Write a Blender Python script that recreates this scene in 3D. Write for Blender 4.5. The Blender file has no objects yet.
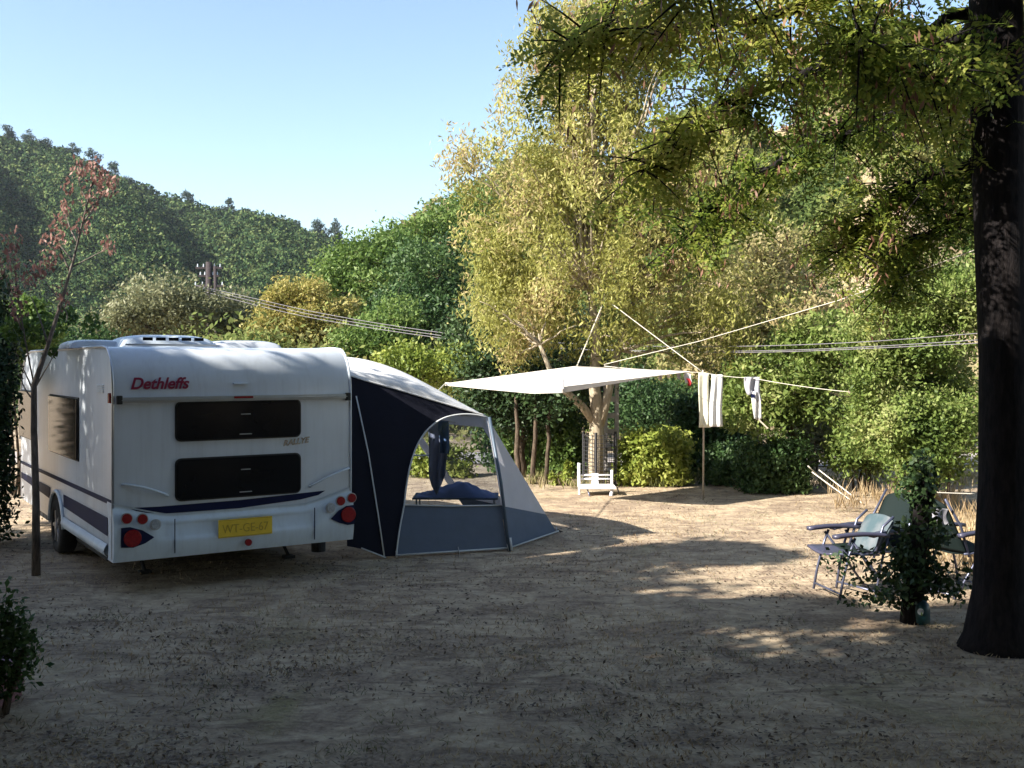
import bpy, bmesh, math, random
import numpy as np
from mathutils import Vector, Matrix
rng = np.random.default_rng(7); random.seed(7)
SC = bpy.context.scene
COL = SC.collection
F = 1050.0; HZ = 364.0; CH = 2.26            # lens in pixels, horizon row, eye height: used to measure the photograph

def P(px, py, d):                            # a pixel at a known distance -> a point of the place
    return np.array([(px-512)/F*d, d, CH-(py-HZ)/F*d])
def G(px, py, z=0.0):                        # a pixel on the ground -> a point
    d = F*(CH-z)/(py-HZ); return np.array([(px-512)/F*d, d, z])
A_ = lambda *v: np.array(v, float)

# ------------------------------------------------------------------ materials
def nodes(name):
    m = bpy.data.materials.new(name); m.use_nodes = True
    nt = m.node_tree; return m, nt, nt.nodes['Principled BSDF'], nt.nodes['Material Output']
def mat(name, col, rough=.5, metal=0, bump=0, scale=20, var=.0, spec=.5, col2=None):
    m, nt, b, o = nodes(name)
    b.inputs['Roughness'].default_value = rough; b.inputs['Metallic'].default_value = metal
    b.inputs['Specular IOR Level'].default_value = spec
    tc = nt.nodes.new('ShaderNodeTexCoord'); n = nt.nodes.new('ShaderNodeTexNoise')
    n.inputs['Scale'].default_value = scale; n.inputs['Detail'].default_value = 6
    nt.links.new(tc.outputs['Object'], n.inputs['Vector'])
    r = nt.nodes.new('ShaderNodeValToRGB'); nt.links.new(n.outputs['Fac'], r.inputs[0])
    c2 = col2 if col2 else tuple(min(1, c*(1+var)) for c in col)
    c1 = col if col2 else tuple(c*(1-var) for c in col)
    r.color_ramp.elements[0].position = .35; r.color_ramp.elements[1].position = .65
    r.color_ramp.elements[0].color = (*c1, 1); r.color_ramp.elements[1].color = (*c2, 1)
    nt.links.new(r.outputs[0], b.inputs['Base Color'])
    if bump:
        bp = nt.nodes.new('ShaderNodeBump'); bp.inputs['Strength'].default_value = bump; bp.inputs['Distance'].default_value = .02
        nt.links.new(n.outputs['Fac'], bp.inputs['Height']); nt.links.new(bp.outputs[0], b.inputs['Normal'])
    return m
def leafmat(name, cols, trans=.35, rough=.55, nscale=.6, spec=.3):
    """cols: three or four leaf colours, one picked per leaf and pushed about by clump"""
    m, nt, b, o = nodes(name)
    g = nt.nodes.new('ShaderNodeNewGeometry'); tc = nt.nodes.new('ShaderNodeTexCoord')
    n = nt.nodes.new('ShaderNodeTexNoise'); n.inputs['Scale'].default_value = nscale; n.inputs['Detail'].default_value = 3
    nt.links.new(tc.outputs['Object'], n.inputs['Vector'])
    a = nt.nodes.new('ShaderNodeMath'); a.operation = 'MULTIPLY_ADD'; a.inputs[1].default_value = 2.2; a.inputs[2].default_value = -.85
    nt.links.new(n.outputs['Fac'], a.inputs[0])
    mx = nt.nodes.new('ShaderNodeMath'); mx.operation = 'MULTIPLY_ADD'; mx.inputs[1].default_value = .55
    nt.links.new(g.outputs['Random Per Island'], mx.inputs[0]); nt.links.new(a.outputs[0], mx.inputs[2])
    r = nt.nodes.new('ShaderNodeValToRGB'); nt.links.new(mx.outputs[0], r.inputs[0])
    el = r.color_ramp.elements
    while len(el) < len(cols): el.new(.5)
    for i, c in enumerate(cols):
        el[i].position = .05+.9*i/(len(cols)-1); el[i].color = (*c, 1)
    nt.links.new(r.outputs[0], b.inputs['Base Color'])
    b.inputs['Roughness'].default_value = rough; b.inputs['Specular IOR Level'].default_value = spec
    if trans:
        t = nt.nodes.new('ShaderNodeBsdfTranslucent'); ms = nt.nodes.new('ShaderNodeMixShader'); ms.inputs[0].default_value = trans
        nt.links.new(r.outputs[0], t.inputs['Color'])
        nt.links.new(b.outputs[0], ms.inputs[1]); nt.links.new(t.outputs[0], ms.inputs[2]); nt.links.new(ms.outputs[0], o.inputs['Surface'])
    return m
def fabric(name, col, trans=.2, rough=.8, col2=None):
    m = mat(name, col, rough, 0, .45, 5, .05, .2, col2)
    nt = m.node_tree; b = nt.nodes['Principled BSDF']; o = nt.nodes['Material Output']
    t = nt.nodes.new('ShaderNodeBsdfTranslucent'); t.inputs['Color'].default_value = (*col, 1)
    ms = nt.nodes.new('ShaderNodeMixShader'); ms.inputs[0].default_value = trans
    nt.links.new(b.outputs[0], ms.inputs[1]); nt.links.new(t.outputs[0], ms.inputs[2]); nt.links.new(ms.outputs[0], o.inputs['Surface'])
    return m

M = {}
M['body'] = mat('caravan paint', (.58,.63,.69), .28, 0, .05, 2.2, .05)
def grime(m):                              # rain streaks and road dust on the pale shell
    nt = m.node_tree; b = nt.nodes['Principled BSDF']; src = b.inputs['Base Color'].links[0].from_socket
    tc = nt.nodes.new('ShaderNodeTexCoord'); mp = nt.nodes.new('ShaderNodeMapping'); mp.inputs['Scale'].default_value = (9, 9, .5)
    n = nt.nodes.new('ShaderNodeTexNoise'); n.inputs['Scale'].default_value = 1.5; n.inputs['Detail'].default_value = 8; n.inputs['Roughness'].default_value = .7
    r = nt.nodes.new('ShaderNodeValToRGB'); r.color_ramp.elements[0].position = .48; r.color_ramp.elements[1].position = .8; r.color_ramp.elements[1].color = (.30,.30,.30,1)
    x = nt.nodes.new('ShaderNodeMix'); x.data_type = 'RGBA'; x.inputs[7].default_value = (.25,.26,.27,1)
    L = nt.links.new; L(tc.outputs['Object'], mp.inputs['Vector']); L(mp.outputs[0], n.inputs['Vector']); L(n.outputs['Fac'], r.inputs[0]); L(r.outputs[0], x.inputs[0]); L(src, x.inputs[6]); L(x.outputs[2], b.inputs['Base Color'])
grime(M['body'])
M['trim'] = mat('aluminium trim', (.45,.47,.5), .35, .8, 0, 8, .05)
M['bumper'] = mat('white plastic', (.58,.66,.74), .35, 0, 0, 5, .04)
grime(M['bumper'])
M['navy'] = mat('navy stripe', (.008,.012,.05), .6, 0, 0, 5, .1, .15)
M['glass'] = mat('dark acrylic glass', (.006,.007,.009), .12, 0, 0, 2, .2, .25)
M['seal'] = mat('black rubber', (.012,.012,.012), .6)
M['red'] = mat('red lens', (.24,.008,.012), .2, 0, 0, 60, .2)
M['clear'] = mat('clear lens', (.35,.38,.42), .12, 0, 0, 60, .2)
M['logo'] = mat('red lettering', (.22,.008,.045), .4)
M['chrome'] = mat('chrome letters', (.5,.5,.5), .2, 1)
M['plate'] = mat('yellow plate', (.75,.52,.04), .45, 0, 0, 12, .05)
M['plate_text'] = mat('plate text', (.46,.31,.03), .5)
M['tyre'] = mat('tyre rubber', (.015,.015,.016), .85, 0, .3, 40)
M['rim'] = mat('steel rim', (.4,.4,.42), .4, .6)
M['hatch'] = mat('translucent hatch', (.5,.53,.57), .25, 0, 0, 3, .08)
M['under'] = mat('underbody', (.02,.02,.02), .9)
M['tent_dark'] = fabric('navy tent cloth', (.009,.010,.020), .03)
M['tent_grey'] = fabric('slate tent cloth', (.14,.175,.24), .2)
M['tent_pale'] = fabric('pale tent cloth', (.76,.75,.78), .5)
M['tent_roof'] = fabric('tent roof cloth', (.86,.86,.86), .3)
M['piping'] = mat('pale piping', (.52,.54,.55), .6)
M['pole'] = mat('tent pole', (.07,.10,.14), .5, .2)
M['steel'] = mat('galvanised steel', (.38,.38,.38), .4, .7)
M['sail'] = fabric('cream sail cloth', (.78,.72,.66), .15)
M['white_cloth'] = fabric('white cotton', (.80,.80,.80), .3)
M['grey_cloth'] = fabric('grey cotton', (.5,.5,.56), .3)
M['cream_cloth'] = fabric('cream towelling', (.82,.80,.66), .3)
M['blue_cloth'] = fabric('blue towelling', (.10,.17,.32), .2)
M['slate_cloth'] = fabric('slate blanket', (.13,.17,.30), .1, .9)
M['haze_cloth'] = fabric('grey blue towelling', (.34,.38,.52), .3)
M['red_cloth'] = fabric('red cotton', (.5,.04,.05), .3)
M['rope'] = mat('pale rope', (.62,.58,.50), .8, 0, .2, 200)
M['wire'] = mat('bundled wire', (.16,.15,.17), .6)
M['wood_pole'] = mat('weathered pole wood', (.03,.022,.024), .9, 0, .5, 12, .3)
M['stick'] = mat('bare pole', (.38,.33,.26), .8, 0, .3, 20, .15)
M['plastic'] = mat('white garden plastic', (.80,.80,.84), .35, 0, 0, 10, .03)
M['concrete'] = mat('concrete post', (.36,.34,.34), .9, 0, .5, 10, .15)
M['net'] = mat('dark wire netting', (.02,.02,.025), .7)
M['chair_frame'] = mat('grey blue tube', (.10,.11,.17), .35, .5)
M['chair_pad'] = mat('charcoal plastic', (.05,.05,.085), .35)
M['chair_cloth'] = fabric('pale striped chair cloth', (.17,.19,.21), .2, .8, (.07,.11,.13))
M['green_cloth'] = fabric('dark green chair cloth', (.006,.013,.013), .05)
M['teal'] = mat('dark teal paint', (.008,.045,.055), .4, 0, 0, 6, .2)
M['brick'] = mat('plum brick', (.16,.075,.085), .85, 0, .6, 30, .25)
M['soil'] = mat('dry soil', (.09,.06,.045), .95, 0, .6, 30, .3)
def barkmat(name, c1, c2, bump=.8):
    m, nt, b, o = nodes(name); b.inputs['Roughness'].default_value = .9; b.inputs['Specular IOR Level'].default_value = .2
    tc = nt.nodes.new('ShaderNodeTexCoord'); mp = nt.nodes.new('ShaderNodeMapping'); mp.inputs['Scale'].default_value = (14, 14, 3)
    n = nt.nodes.new('ShaderNodeTexNoise'); n.inputs['Scale'].default_value = 1.6; n.inputs['Detail'].default_value = 9; n.inputs['Roughness'].default_value = .7
    nt.links.new(tc.outputs['Object'], mp.inputs['Vector']); nt.links.new(mp.outputs[0], n.inputs['Vector'])
    r = nt.nodes.new('ShaderNodeValToRGB'); nt.links.new(n.outputs['Fac'], r.inputs[0])
    r.color_ramp.elements[0].position = .4; r.color_ramp.elements[1].position = .62
    r.color_ramp.elements[0].color = (*c1, 1); r.color_ramp.elements[1].color = (*c2, 1)
    nt.links.new(r.outputs[0], b.inputs['Base Color'])
    bp = nt.nodes.new('ShaderNodeBump'); bp.inputs['Strength'].default_value = bump; bp.inputs['Distance'].default_value = .03
    nt.links.new(n.outputs['Fac'], bp.inputs['Height']); nt.links.new(bp.outputs[0], b.inputs['Normal'])
    return m
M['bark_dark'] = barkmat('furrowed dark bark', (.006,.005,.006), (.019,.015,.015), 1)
M['bark_pale'] = barkmat('pale smooth bark', (.24,.19,.13), (.42,.37,.28), .4)
M['bark_brown'] = barkmat('brown bark', (.04,.03,.022), (.12,.09,.065), .7)
M['bark_twig'] = barkmat('grey twig bark', (.08,.07,.062), (.19,.16,.14), .3)
M['lf_willow'] = leafmat('yellow green willow leaves', [(.15,.15,.04),(.26,.265,.06),(.37,.37,.10),(.46,.43,.17),(.48,.37,.19)], .46)
M['lf_acacia'] = leafmat('acacia leaflets', [(.04,.08,.018),(.14,.20,.035),(.28,.33,.06),(.44,.43,.11)], .6)
M['lf_pods'] = leafmat('dry hanging pods', [(.09,.045,.03),(.24,.12,.08),(.42,.27,.18)], .3)
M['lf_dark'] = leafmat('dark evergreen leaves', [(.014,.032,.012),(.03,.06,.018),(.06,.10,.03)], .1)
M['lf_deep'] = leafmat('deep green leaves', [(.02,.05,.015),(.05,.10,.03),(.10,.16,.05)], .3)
M['lf_green'] = leafmat('mid green leaves', [(.045,.09,.02),(.10,.17,.035),(.19,.26,.07)], .35)
M['lf_bright'] = leafmat('bright green leaves', [(.06,.10,.02),(.13,.19,.04),(.22,.28,.075),(.34,.36,.14)], .4, nscale=1.1)
M['lf_olive'] = leafmat('silvery olive leaves', [(.09,.10,.05),(.17,.18,.09),(.26,.26,.15)], .3)
M['lf_yellow'] = leafmat('yellowing leaves', [(.17,.18,.045),(.29,.27,.07),(.38,.31,.10),(.25,.28,.07)], .4)
M['lf_dusty'] = leafmat('dusty yellow green leaves', [(.13,.14,.045),(.24,.23,.08),(.36,.31,.14),(.42,.35,.2)], .4)
M['lf_hedge'] = leafmat('yellow green hedge leaves', [(.10,.15,.02),(.24,.29,.05),(.38,.40,.10)], .35)
M['lf_dead'] = leafmat('dead red brown leaves', [(.10,.05,.045),(.24,.12,.10),(.40,.24,.19)], .35)
M['lf_scrub'] = leafmat('dusty scrub leaves', [(.09,.11,.04),(.17,.18,.07),(.27,.25,.12),(.36,.28,.17)], .3, .8, nscale=.2, spec=.08)
M['lf_hillwood'] = leafmat('sunny woodland leaves', [(.05,.08,.025),(.12,.16,.045),(.20,.23,.075),(.30,.28,.11)], .35, .8, nscale=.22, spec=.08)
M['lf_forest'] = leafmat('forest foliage', [(.008,.022,.014),(.024,.05,.022),(.07,.11,.04),(.15,.18,.07)], .12, .9, nscale=.3, spec=.03)
M['lf_pine'] = leafmat('pine needles', [(.015,.03,.02),(.03,.055,.03),(.05,.08,.04)], .1)
M['straw'] = leafmat('dry straw', [(.22,.15,.08),(.38,.28,.16),(.50,.40,.25)], .3)
M['litter'] = leafmat('fallen leaves', [(.07,.045,.03),(.17,.12,.08),(.33,.25,.16)], .1)
M['shade_litter'] = leafmat('dark litter for shade', [(.05,.035,.028),(.12,.085,.06),(.22,.16,.11)], .05)  # dark leaf colour that deepens the foreground shade
M['grass'] = leafmat('sparse green grass', [(.04,.07,.015),(.09,.12,.03),(.2,.18,.07)], .3)

def film(name):
    m, nt, b, o = nodes(name)
    t = nt.nodes.new('ShaderNodeBsdfTransparent'); t.inputs['Color'].default_value = (.80,.84,.9,1)
    gl = nt.nodes.new('ShaderNodeBsdfGlossy'); gl.inputs['Roughness'].default_value = .12; gl.inputs['Color'].default_value = (.8,.85,.95,1)
    n = nt.nodes.new('ShaderNodeTexNoise'); n.inputs['Scale'].default_value = 2.5; n.inputs['Distortion'].default_value = 1.5
    tc = nt.nodes.new('ShaderNodeTexCoord'); nt.links.new(tc.outputs['Object'], n.inputs['Vector'])
    bp = nt.nodes.new('ShaderNodeBump'); bp.inputs['Strength'].default_value = .25; bp.inputs['Distance'].default_value = .03
    nt.links.new(n.outputs['Fac'], bp.inputs['Height']); nt.links.new(bp.outputs[0], gl.inputs['Normal'])
    ms = nt.nodes.new('ShaderNodeMixShader'); ms.inputs[0].default_value = .15
    nt.links.new(t.outputs[0], ms.inputs[1]); nt.links.new(gl.outputs[0], ms.inputs[2]); nt.links.new(ms.outputs[0], o.inputs['Surface'])
    return m
M['film'] = film('clear window film')

# ------------------------------------------------------------------ mesh building
class MB:
    def __init__(s): s.v = []; s.f = []; s.n = 0
    def add(s, vs, fs):
        vs = np.asarray(vs, float).reshape(-1, 3); s.v.append(vs)
        s.f += [tuple(int(i)+s.n for i in f) for f in fs]; s.n += len(vs); return s
    def box(s, c, size, R=None):
        h = np.array(size)/2; v = np.array([[x,y,z] for x in (-1,1) for y in (-1,1) for z in (-1,1)])*h
        if R is not None: v = v @ np.array(R).T
        return s.add(v+np.array(c), [(0,1,3,2),(4,6,7,5),(0,4,5,1),(2,3,7,6),(0,2,6,4),(1,5,7,3)])
    def tube(s, pts, rad, k=6, cap=True):
        pts = np.asarray(pts, float); n = len(pts); rad = np.broadcast_to(rad, (n,)) if np.ndim(rad) == 0 else np.asarray(rad)
        tg = np.gradient(pts, axis=0); tg /= np.linalg.norm(tg, axis=1)[:, None]+1e-9
        up = A_(0,0,1) if abs(tg[0][2]) < .9 else A_(1,0,0)
        a = np.cross(tg[0], up); a /= np.linalg.norm(a); V = []
        for i in range(n):
            a = a-tg[i]*a.dot(tg[i]); a /= np.linalg.norm(a)+1e-9; b = np.cross(tg[i], a)
            for j in range(k):
                t = 2*math.pi*j/k; V.append(pts[i]+rad[i]*(math.cos(t)*a+math.sin(t)*b))
        fs = [(i*k+j, i*k+(j+1) % k, (i+1)*k+(j+1) % k, (i+1)*k+j) for i in range(n-1) for j in range(k)]
        if cap: fs += [tuple(range(k))[::-1], tuple((n-1)*k+j for j in range(k))]
        return s.add(V, fs)
    def poly(s, pts): return s.add(pts, [tuple(range(len(pts)))])
    def grid(s, fn, nu, nv, thick=0, u0=0, u1=1, v0=0, v1=1):
        V = np.array([fn(u0+(u1-u0)*i/nu, v0+(v1-v0)*j/nv) for i in range(nu+1) for j in range(nv+1)])
        return s.add(V, [(i*(nv+1)+j, (i+1)*(nv+1)+j, (i+1)*(nv+1)+j+1, i*(nv+1)+j+1) for i in range(nu) for j in range(nv)])
    def prism(s, pts, d):                       # polygon pushed along vector d
        pts = np.asarray(pts, float); n = len(pts); d = np.asarray(d, float)
        return s.add(np.vstack([pts, pts+d]), [tuple(range(n))[::-1], tuple(range(n, 2*n))]+[(i, (i+1) % n, n+(i+1) % n, n+i) for i in range(n)])
def wmat(o):
    m = Matrix.LocRotScale(o.location, o.rotation_euler, o.scale)
    return wmat(o.parent) @ m if o.parent else m
def build(mb, name, m, parent=None, smooth=False, local=False, bevel=0, tri=False, solid=0, thin=None):
    me = bpy.data.meshes.new(name)
    V = np.vstack(mb.v)
    if parent is not None and not local:
        iv = np.array(wmat(parent).inverted()); V = V @ iv[:3,:3].T+iv[:3,3]
    me.from_pydata(V.tolist(), [], mb.f)
    bm = bmesh.new(); bm.from_mesh(me)
    if tri: bmesh.ops.triangulate(bm, faces=bm.faces[:])
    bmesh.ops.recalc_face_normals(bm, faces=bm.faces[:])
    if bevel: bmesh.ops.bevel(bm, geom=[e for e in bm.edges if e.calc_face_angle(0) > .5], offset=bevel, segments=2, affect='EDGES', profile=.7)
    bm.to_mesh(me); bm.free()
    if smooth: me.polygons.foreach_set('use_smooth', [True]*len(me.polygons))
    me.materials.append(m)
    o = bpy.data.objects.new(name, me); COL.objects.link(o)
    if parent is not None: o.parent = parent
    if solid:
        md = o.modifiers.new('thickness', 'SOLIDIFY'); md.thickness = solid; md.offset = 0
    return o
def quads(V, name, m, parent=None):              # V: N x 4 x 3 world points, one island per leaf
    N = len(V); V = V.reshape(-1, 3)
    if parent is not None:
        iv = np.array(wmat(parent).inverted()); V = V @ iv[:3,:3].T+iv[:3,3]
    me = bpy.data.meshes.new(name); me.vertices.add(4*N); me.vertices.foreach_set('co', V.astype('f').ravel())
    me.loops.add(4*N); me.loops.foreach_set('vertex_index', np.arange(4*N, dtype='i'))
    me.polygons.add(N); me.polygons.foreach_set('loop_start', np.arange(0, 4*N, 4, dtype='i'))
    me.update(calc_edges=True); me.materials.append(m)
    o = bpy.data.objects.new(name, me); COL.objects.link(o)
    if parent is not None: o.parent = parent
    return o
def thing(name, label, cat, loc=(0,0,0), rz=0, group=None):
    o = bpy.data.objects.new(name, None); COL.objects.link(o); o.location = tuple(float(x) for x in loc); o.rotation_euler = (0,0,rz)
    o.empty_display_size = .2
    return tag(o, label, cat, group)
def tag(o, label=None, cat=None, group=None, kind=None):
    if label: o['label'] = label
    if cat: o['category'] = cat
    if group: o['group'] = group
    if kind: o['kind'] = kind
    return o
def solo(mb, name, m, label, cat, group=None, **k): return tag(build(mb, name, m, **k), label, cat, group)
def text(s, name, m, parent, org, ux, size, shear=0, off=.004, squash=1):
    """letters with their foot at org running along ux, standing up in z"""
    cu = bpy.data.curves.new(name, 'FONT'); cu.body = s; cu.size = size; cu.shear = shear; cu.extrude = .002; cu.offset = off
    t = bpy.data.objects.new('tmp', cu); COL.objects.link(t)
    me = bpy.data.meshes.new_from_object(t); bpy.data.objects.remove(t); me.name = name
    ux = np.array(ux, float); ux /= np.linalg.norm(ux); uz = A_(0,0,1); un = np.cross(ux, uz)
    co = np.empty(len(me.vertices)*3); me.vertices.foreach_get('co', co); co = co.reshape(-1, 3)
    W = np.array(org)+co[:,:1]*squash*ux+co[:,1:2]*uz+co[:,2:3]*un
    me.vertices.foreach_set('co', W.ravel()); me.update(); me.materials.clear(); me.materials.append(m)
    o = bpy.data.objects.new(name, me); COL.objects.link(o); o.parent = parent; return o

# ------------------------------------------------------------------ leaves and trees
def nrm(v): return v/(np.linalg.norm(v, axis=-1, keepdims=True)+1e-9)
def leafquads(C, size, aspect=.45, droop=0., out=None, outw=0.):
    N = len(C); d = nrm(rng.normal(size=(N,3))); d[:,2] -= droop; d = nrm(d)
    n = nrm(rng.normal(size=(N,3)))
    if out is not None: n = nrm(n+outw*nrm(out))
    s = nrm(np.cross(d, n)); size = (np.asarray(size)*rng.uniform(.6, 1.35, N))[:,None]
    L = d*size/2; W = s*size*aspect/2
    return np.stack([C-L, C+W-.1*L, C+L, C-W-.1*L], 1)
def blob(c, r, n):                               # points through a ragged ball, denser towards its skin
    u = nrm(rng.normal(size=(n,3))); rad = rng.uniform(.3, 1, n)**.6*(1+.45*rng.uniform(0,1,n)**6)
    ph = rng.uniform(0, 6, 3); k = 1+.18*np.sin(u[:,0]*4+ph[0])*np.cos(u[:,1]*5+ph[1])+.12*np.sin(u[:,2]*7+ph[2])
    return np.asarray(c)+u*(rad*k)[:,None]*np.asarray(r), u
def clump_centres(ells, n, lo=.45):
    """n clump centres spread in the outer part of a set of ellipsoids (centre, radii, weight)"""
    w = np.array([e[2] for e in ells], float); w /= w.sum(); out = []
    for i in rng.choice(len(ells), n, p=w):
        c, r, _ = ells[i]; u = nrm(rng.normal(size=3)); out.append(np.array(c)+u*np.array(r)*rng.uniform(lo, 1.1))
    return np.array(out)
def bez(a, b, c, n=7):
    t = np.linspace(0, 1, n)[:,None]; return (1-t)**2*a+2*t*(1-t)*b+t*t*c
def wob(p, s):
    q = p.copy(); q[1:-1] += rng.normal(size=(len(p)-2, 3))*s; return q
def tree(name, label, base, ells, nclump, cr, nleaf, leaf, lm, bm_, trunk_r, cat='tree', group=None, aspect=.45, droop=0.,
         outw=.8, trunk_top=None, flat=.75, limbs=True, lo=.45, bend=(0,0)):
    """base point; ells = crown ellipsoids; cr = clump radius; nleaf leaves a clump"""
    t = thing(name, label, cat, base, 0, group)
    cs = clump_centres(ells, nclump, lo); base = np.array(base, float)
    top = np.array(trunk_top if trunk_top is not None else (np.mean([e[0][0] for e in ells]), np.mean([e[0][1] for e in ells]), np.max([e[0][2] for e in ells])))
    ax = bez(base+A_(0,0,-.1), base+(top-base)*A_(.1,.1,.5)+A_(bend[0],bend[1],0), top, 9)
    tb = MB(); tb.tube(wob(ax, trunk_r*.3), trunk_r*np.linspace(1.15, .25, 9)**1.0, 8)
    if limbs:
        for c in cs[rng.permutation(len(cs))[:min(len(cs), limbs if limbs is not True else 40)]]:
            k = int(np.clip(np.searchsorted(ax[:,2], c[2]-.5*np.linalg.norm((c-top)[:2])-.2), 2, 7)); a = ax[k]
            ln = np.linalg.norm(c-a); r0 = trunk_r*min(.5, .1+.05*ln)
            tb.tube(wob(bez(a, (a+c)/2+A_(0,0,.12*ln), c, 6), ln*.025), np.linspace(r0, .12*r0+.004, 6), 5)
            for _ in range(2):
                e = c+rng.normal(size=3)*cr*.7; m_ = (a+c)/2+A_(0,0,.06*ln)
                tb.tube(wob(bez(m_, (m_+e)/2+A_(0,0,.1), e, 5), ln*.02), np.linspace(r0*.45, .004, 5), 4)
    build(tb, 'trunk', bm_, t, smooth=True)
    Q = []
    for c in cs:
        s = rng.uniform(.45, 1.35); pts, u = blob(c, (cr*s, cr*s, cr*s*flat), int(nleaf*s*s))
        Q.append(leafquads(pts, leaf, aspect, droop, u+A_(0,0,.4), outw))
    quads(np.vstack(Q), 'crown', lm, t)
    return t
def bush(name, label, cen, rad, n, leaf, lm, cat='shrub', nclump=14, group=None, aspect=.5, outw=1.2, droop=0, stems=6, boxy=False):
    """a bushy plant that starts at the ground: stems and foliage"""
    cen = np.array(cen, float); rad = np.array(rad, float); base = A_(cen[0], cen[1], 0)
    t = thing(name, label, cat, base, 0, group)
    sb = MB(); Q = []
    cs = np.array([cen+nrm(rng.normal(size=3))*rad*rng.uniform(.3, .8) for _ in range(nclump)])
    if boxy: cs = np.array([cen+rng.uniform(-.82,.82,3)*rad for _ in range(nclump)])
    for c in cs[:stems]:
        b = base+A_(rng.normal()*rad[0]*.25, rng.normal()*rad[1]*.25, -.02)
        sb.tube(wob(bez(b, (b+c)/2+A_(0,0,.1), c, 5), .02), np.linspace(.03, .008, 5), 5)
    build(sb, 'stem', M['bark_brown'], t, smooth=True)
    for c in cs:
        p, u = blob(c, (rad*rng.uniform(.32, .5) if not boxy else np.full(3, .24)), n//nclump); p = p[p[:,2] > .02]; Q.append(leafquads(p, leaf, aspect, droop, (p-cen)/rad, outw))
    quads(np.vstack(Q), 'foliage', lm, t)
    return t

#@@SETTING
# ------------------------------------------------------------------ ground
def hnoise(x, y, s=1.0, seed=0):
    r = np.random.default_rng(seed); z = 0
    for k in range(5):
        a, b, p = r.uniform(-1,1), r.uniform(-1,1), r.uniform(0,6); f = s*(1.7**k)
        z = z+np.sin((a*x+b*y)*f+p)*np.cos((b*x-a*y)*f*.8+p*2)/(1.5**k)
    return z/2.5
def ground_z(x, y): return 0.018*hnoise(x, y, 1.1, 3)+.008*hnoise(x, y, 4.0, 5)
def groundmat():
    m, nt, b, o = nodes('dry trodden grass'); b.inputs['Roughness'].default_value = .95; b.inputs['Specular IOR Level'].default_value = .1
    tc = nt.nodes.new('ShaderNodeTexCoord'); L = nt.links.new
    def noise(sc, det=6, vec=None, dist=0):
        n = nt.nodes.new('ShaderNodeTexNoise'); n.inputs['Scale'].default_value = sc; n.inputs['Detail'].default_value = det; n.inputs['Distortion'].default_value = dist
        n.inputs['Roughness'].default_value = .65
        L(vec if vec else tc.outputs['Object'], n.inputs['Vector']); return n
    def ramp(n, a, ca, b_, cb):
        r = nt.nodes.new('ShaderNodeValToRGB'); L(n.outputs['Fac'], r.inputs[0])
        r.color_ramp.elements[0].position = a; r.color_ramp.elements[0].color = (*ca, 1); r.color_ramp.elements[1].position = b_; r.color_ramp.elements[1].color = (*cb, 1); return r
    def mix(f, a, c):
        x = nt.nodes.new('ShaderNodeMix'); x.data_type = 'RGBA'; L(f, x.inputs[0]); L(a, x.inputs[6]); L(c, x.inputs[7]); return x.outputs[2]
    base = ramp(noise(9), .3, (.33,.255,.175), .7, (.54,.44,.31))
    dirt = ramp(noise(25), .35, (.20,.15,.11), .65, (.37,.29,.21))
    grs = ramp(noise(40), .3, (.12,.12,.05), .7, (.32,.28,.14))
    f1 = ramp(noise(1.6, 10, None, 1.2), .44, (0,0,0), .58, (1,1,1)); f2 = ramp(noise(.45, 8, None, 1), .58, (0,0,0), .72, (.7,.7,.7))
    c = mix(f1.outputs[0], base.outputs[0], dirt.outputs[0]); c = mix(f2.outputs[0], c, grs.outputs[0])
    mp = nt.nodes.new('ShaderNodeMapping'); mp.inputs['Scale'].default_value = (.8, 2.6, 1); L(tc.outputs['Object'], mp.inputs['Vector'])
    f3 = ramp(noise(2.2, 10, mp.outputs[0], .8), .52, (0,0,0), .66, (.75,.75,.75)); drk = ramp(noise(60), .3, (.09,.062,.05), .7, (.20,.145,.11))
    c = mix(f3.outputs[0], c, drk.outputs[0]); L(c, b.inputs['Base Color'])
    bp = nt.nodes.new('ShaderNodeBump'); bp.inputs['Strength'].default_value = .9; bp.inputs['Distance'].default_value = .03
    L(noise(14, 10).outputs['Fac'], bp.inputs['Height']); L(bp.outputs[0], b.inputs['Normal'])
    return m
M['ground'] = groundmat()
def heightgrid(xs, ys, fz, name, m):
    X, Y = np.meshgrid(xs, ys, indexing='ij'); Z = fz(X, Y); V = np.stack([X,Y,Z], -1).reshape(-1,3); ny = len(ys)
    mb = MB(); mb.v.append(V); mb.n = len(V)
    mb.f = [(i*ny+j, (i+1)*ny+j, (i+1)*ny+j+1, i*ny+j+1) for i in range(len(xs)-1) for j in range(ny-1)]
    o = build(mb, name, m, smooth=True); o['kind'] = 'structure'; return o
gx = np.concatenate([[-900,-400,-150,-60,-30], np.linspace(-16, 16, 130), [30,60,150,400,900]])
gy = np.concatenate([[-300,-120,-60,-20], np.linspace(-6, 30, 150), [45,80,200,500,900]])
def gz_(X, Y):
    w = np.clip((17-np.abs(X))/3, 0, 1)*np.clip((30-np.abs(Y))/3, 0, 1); return ground_z(X, Y)*w
heightgrid(gx, gy, gz_, 'ground', M['ground'])
# pale gravel track behind the pitch
mb = MB(); mb.grid(lambda u, v: A_(-14+40*u, 23.5+3.0*v+.5*math.sin(u*9), .03), 40, 4)
o = build(mb, 'track', mat('pale gravel', (.38,.34,.32), .95, 0, .5, 40, .25)); o['kind'] = 'structure'

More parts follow.
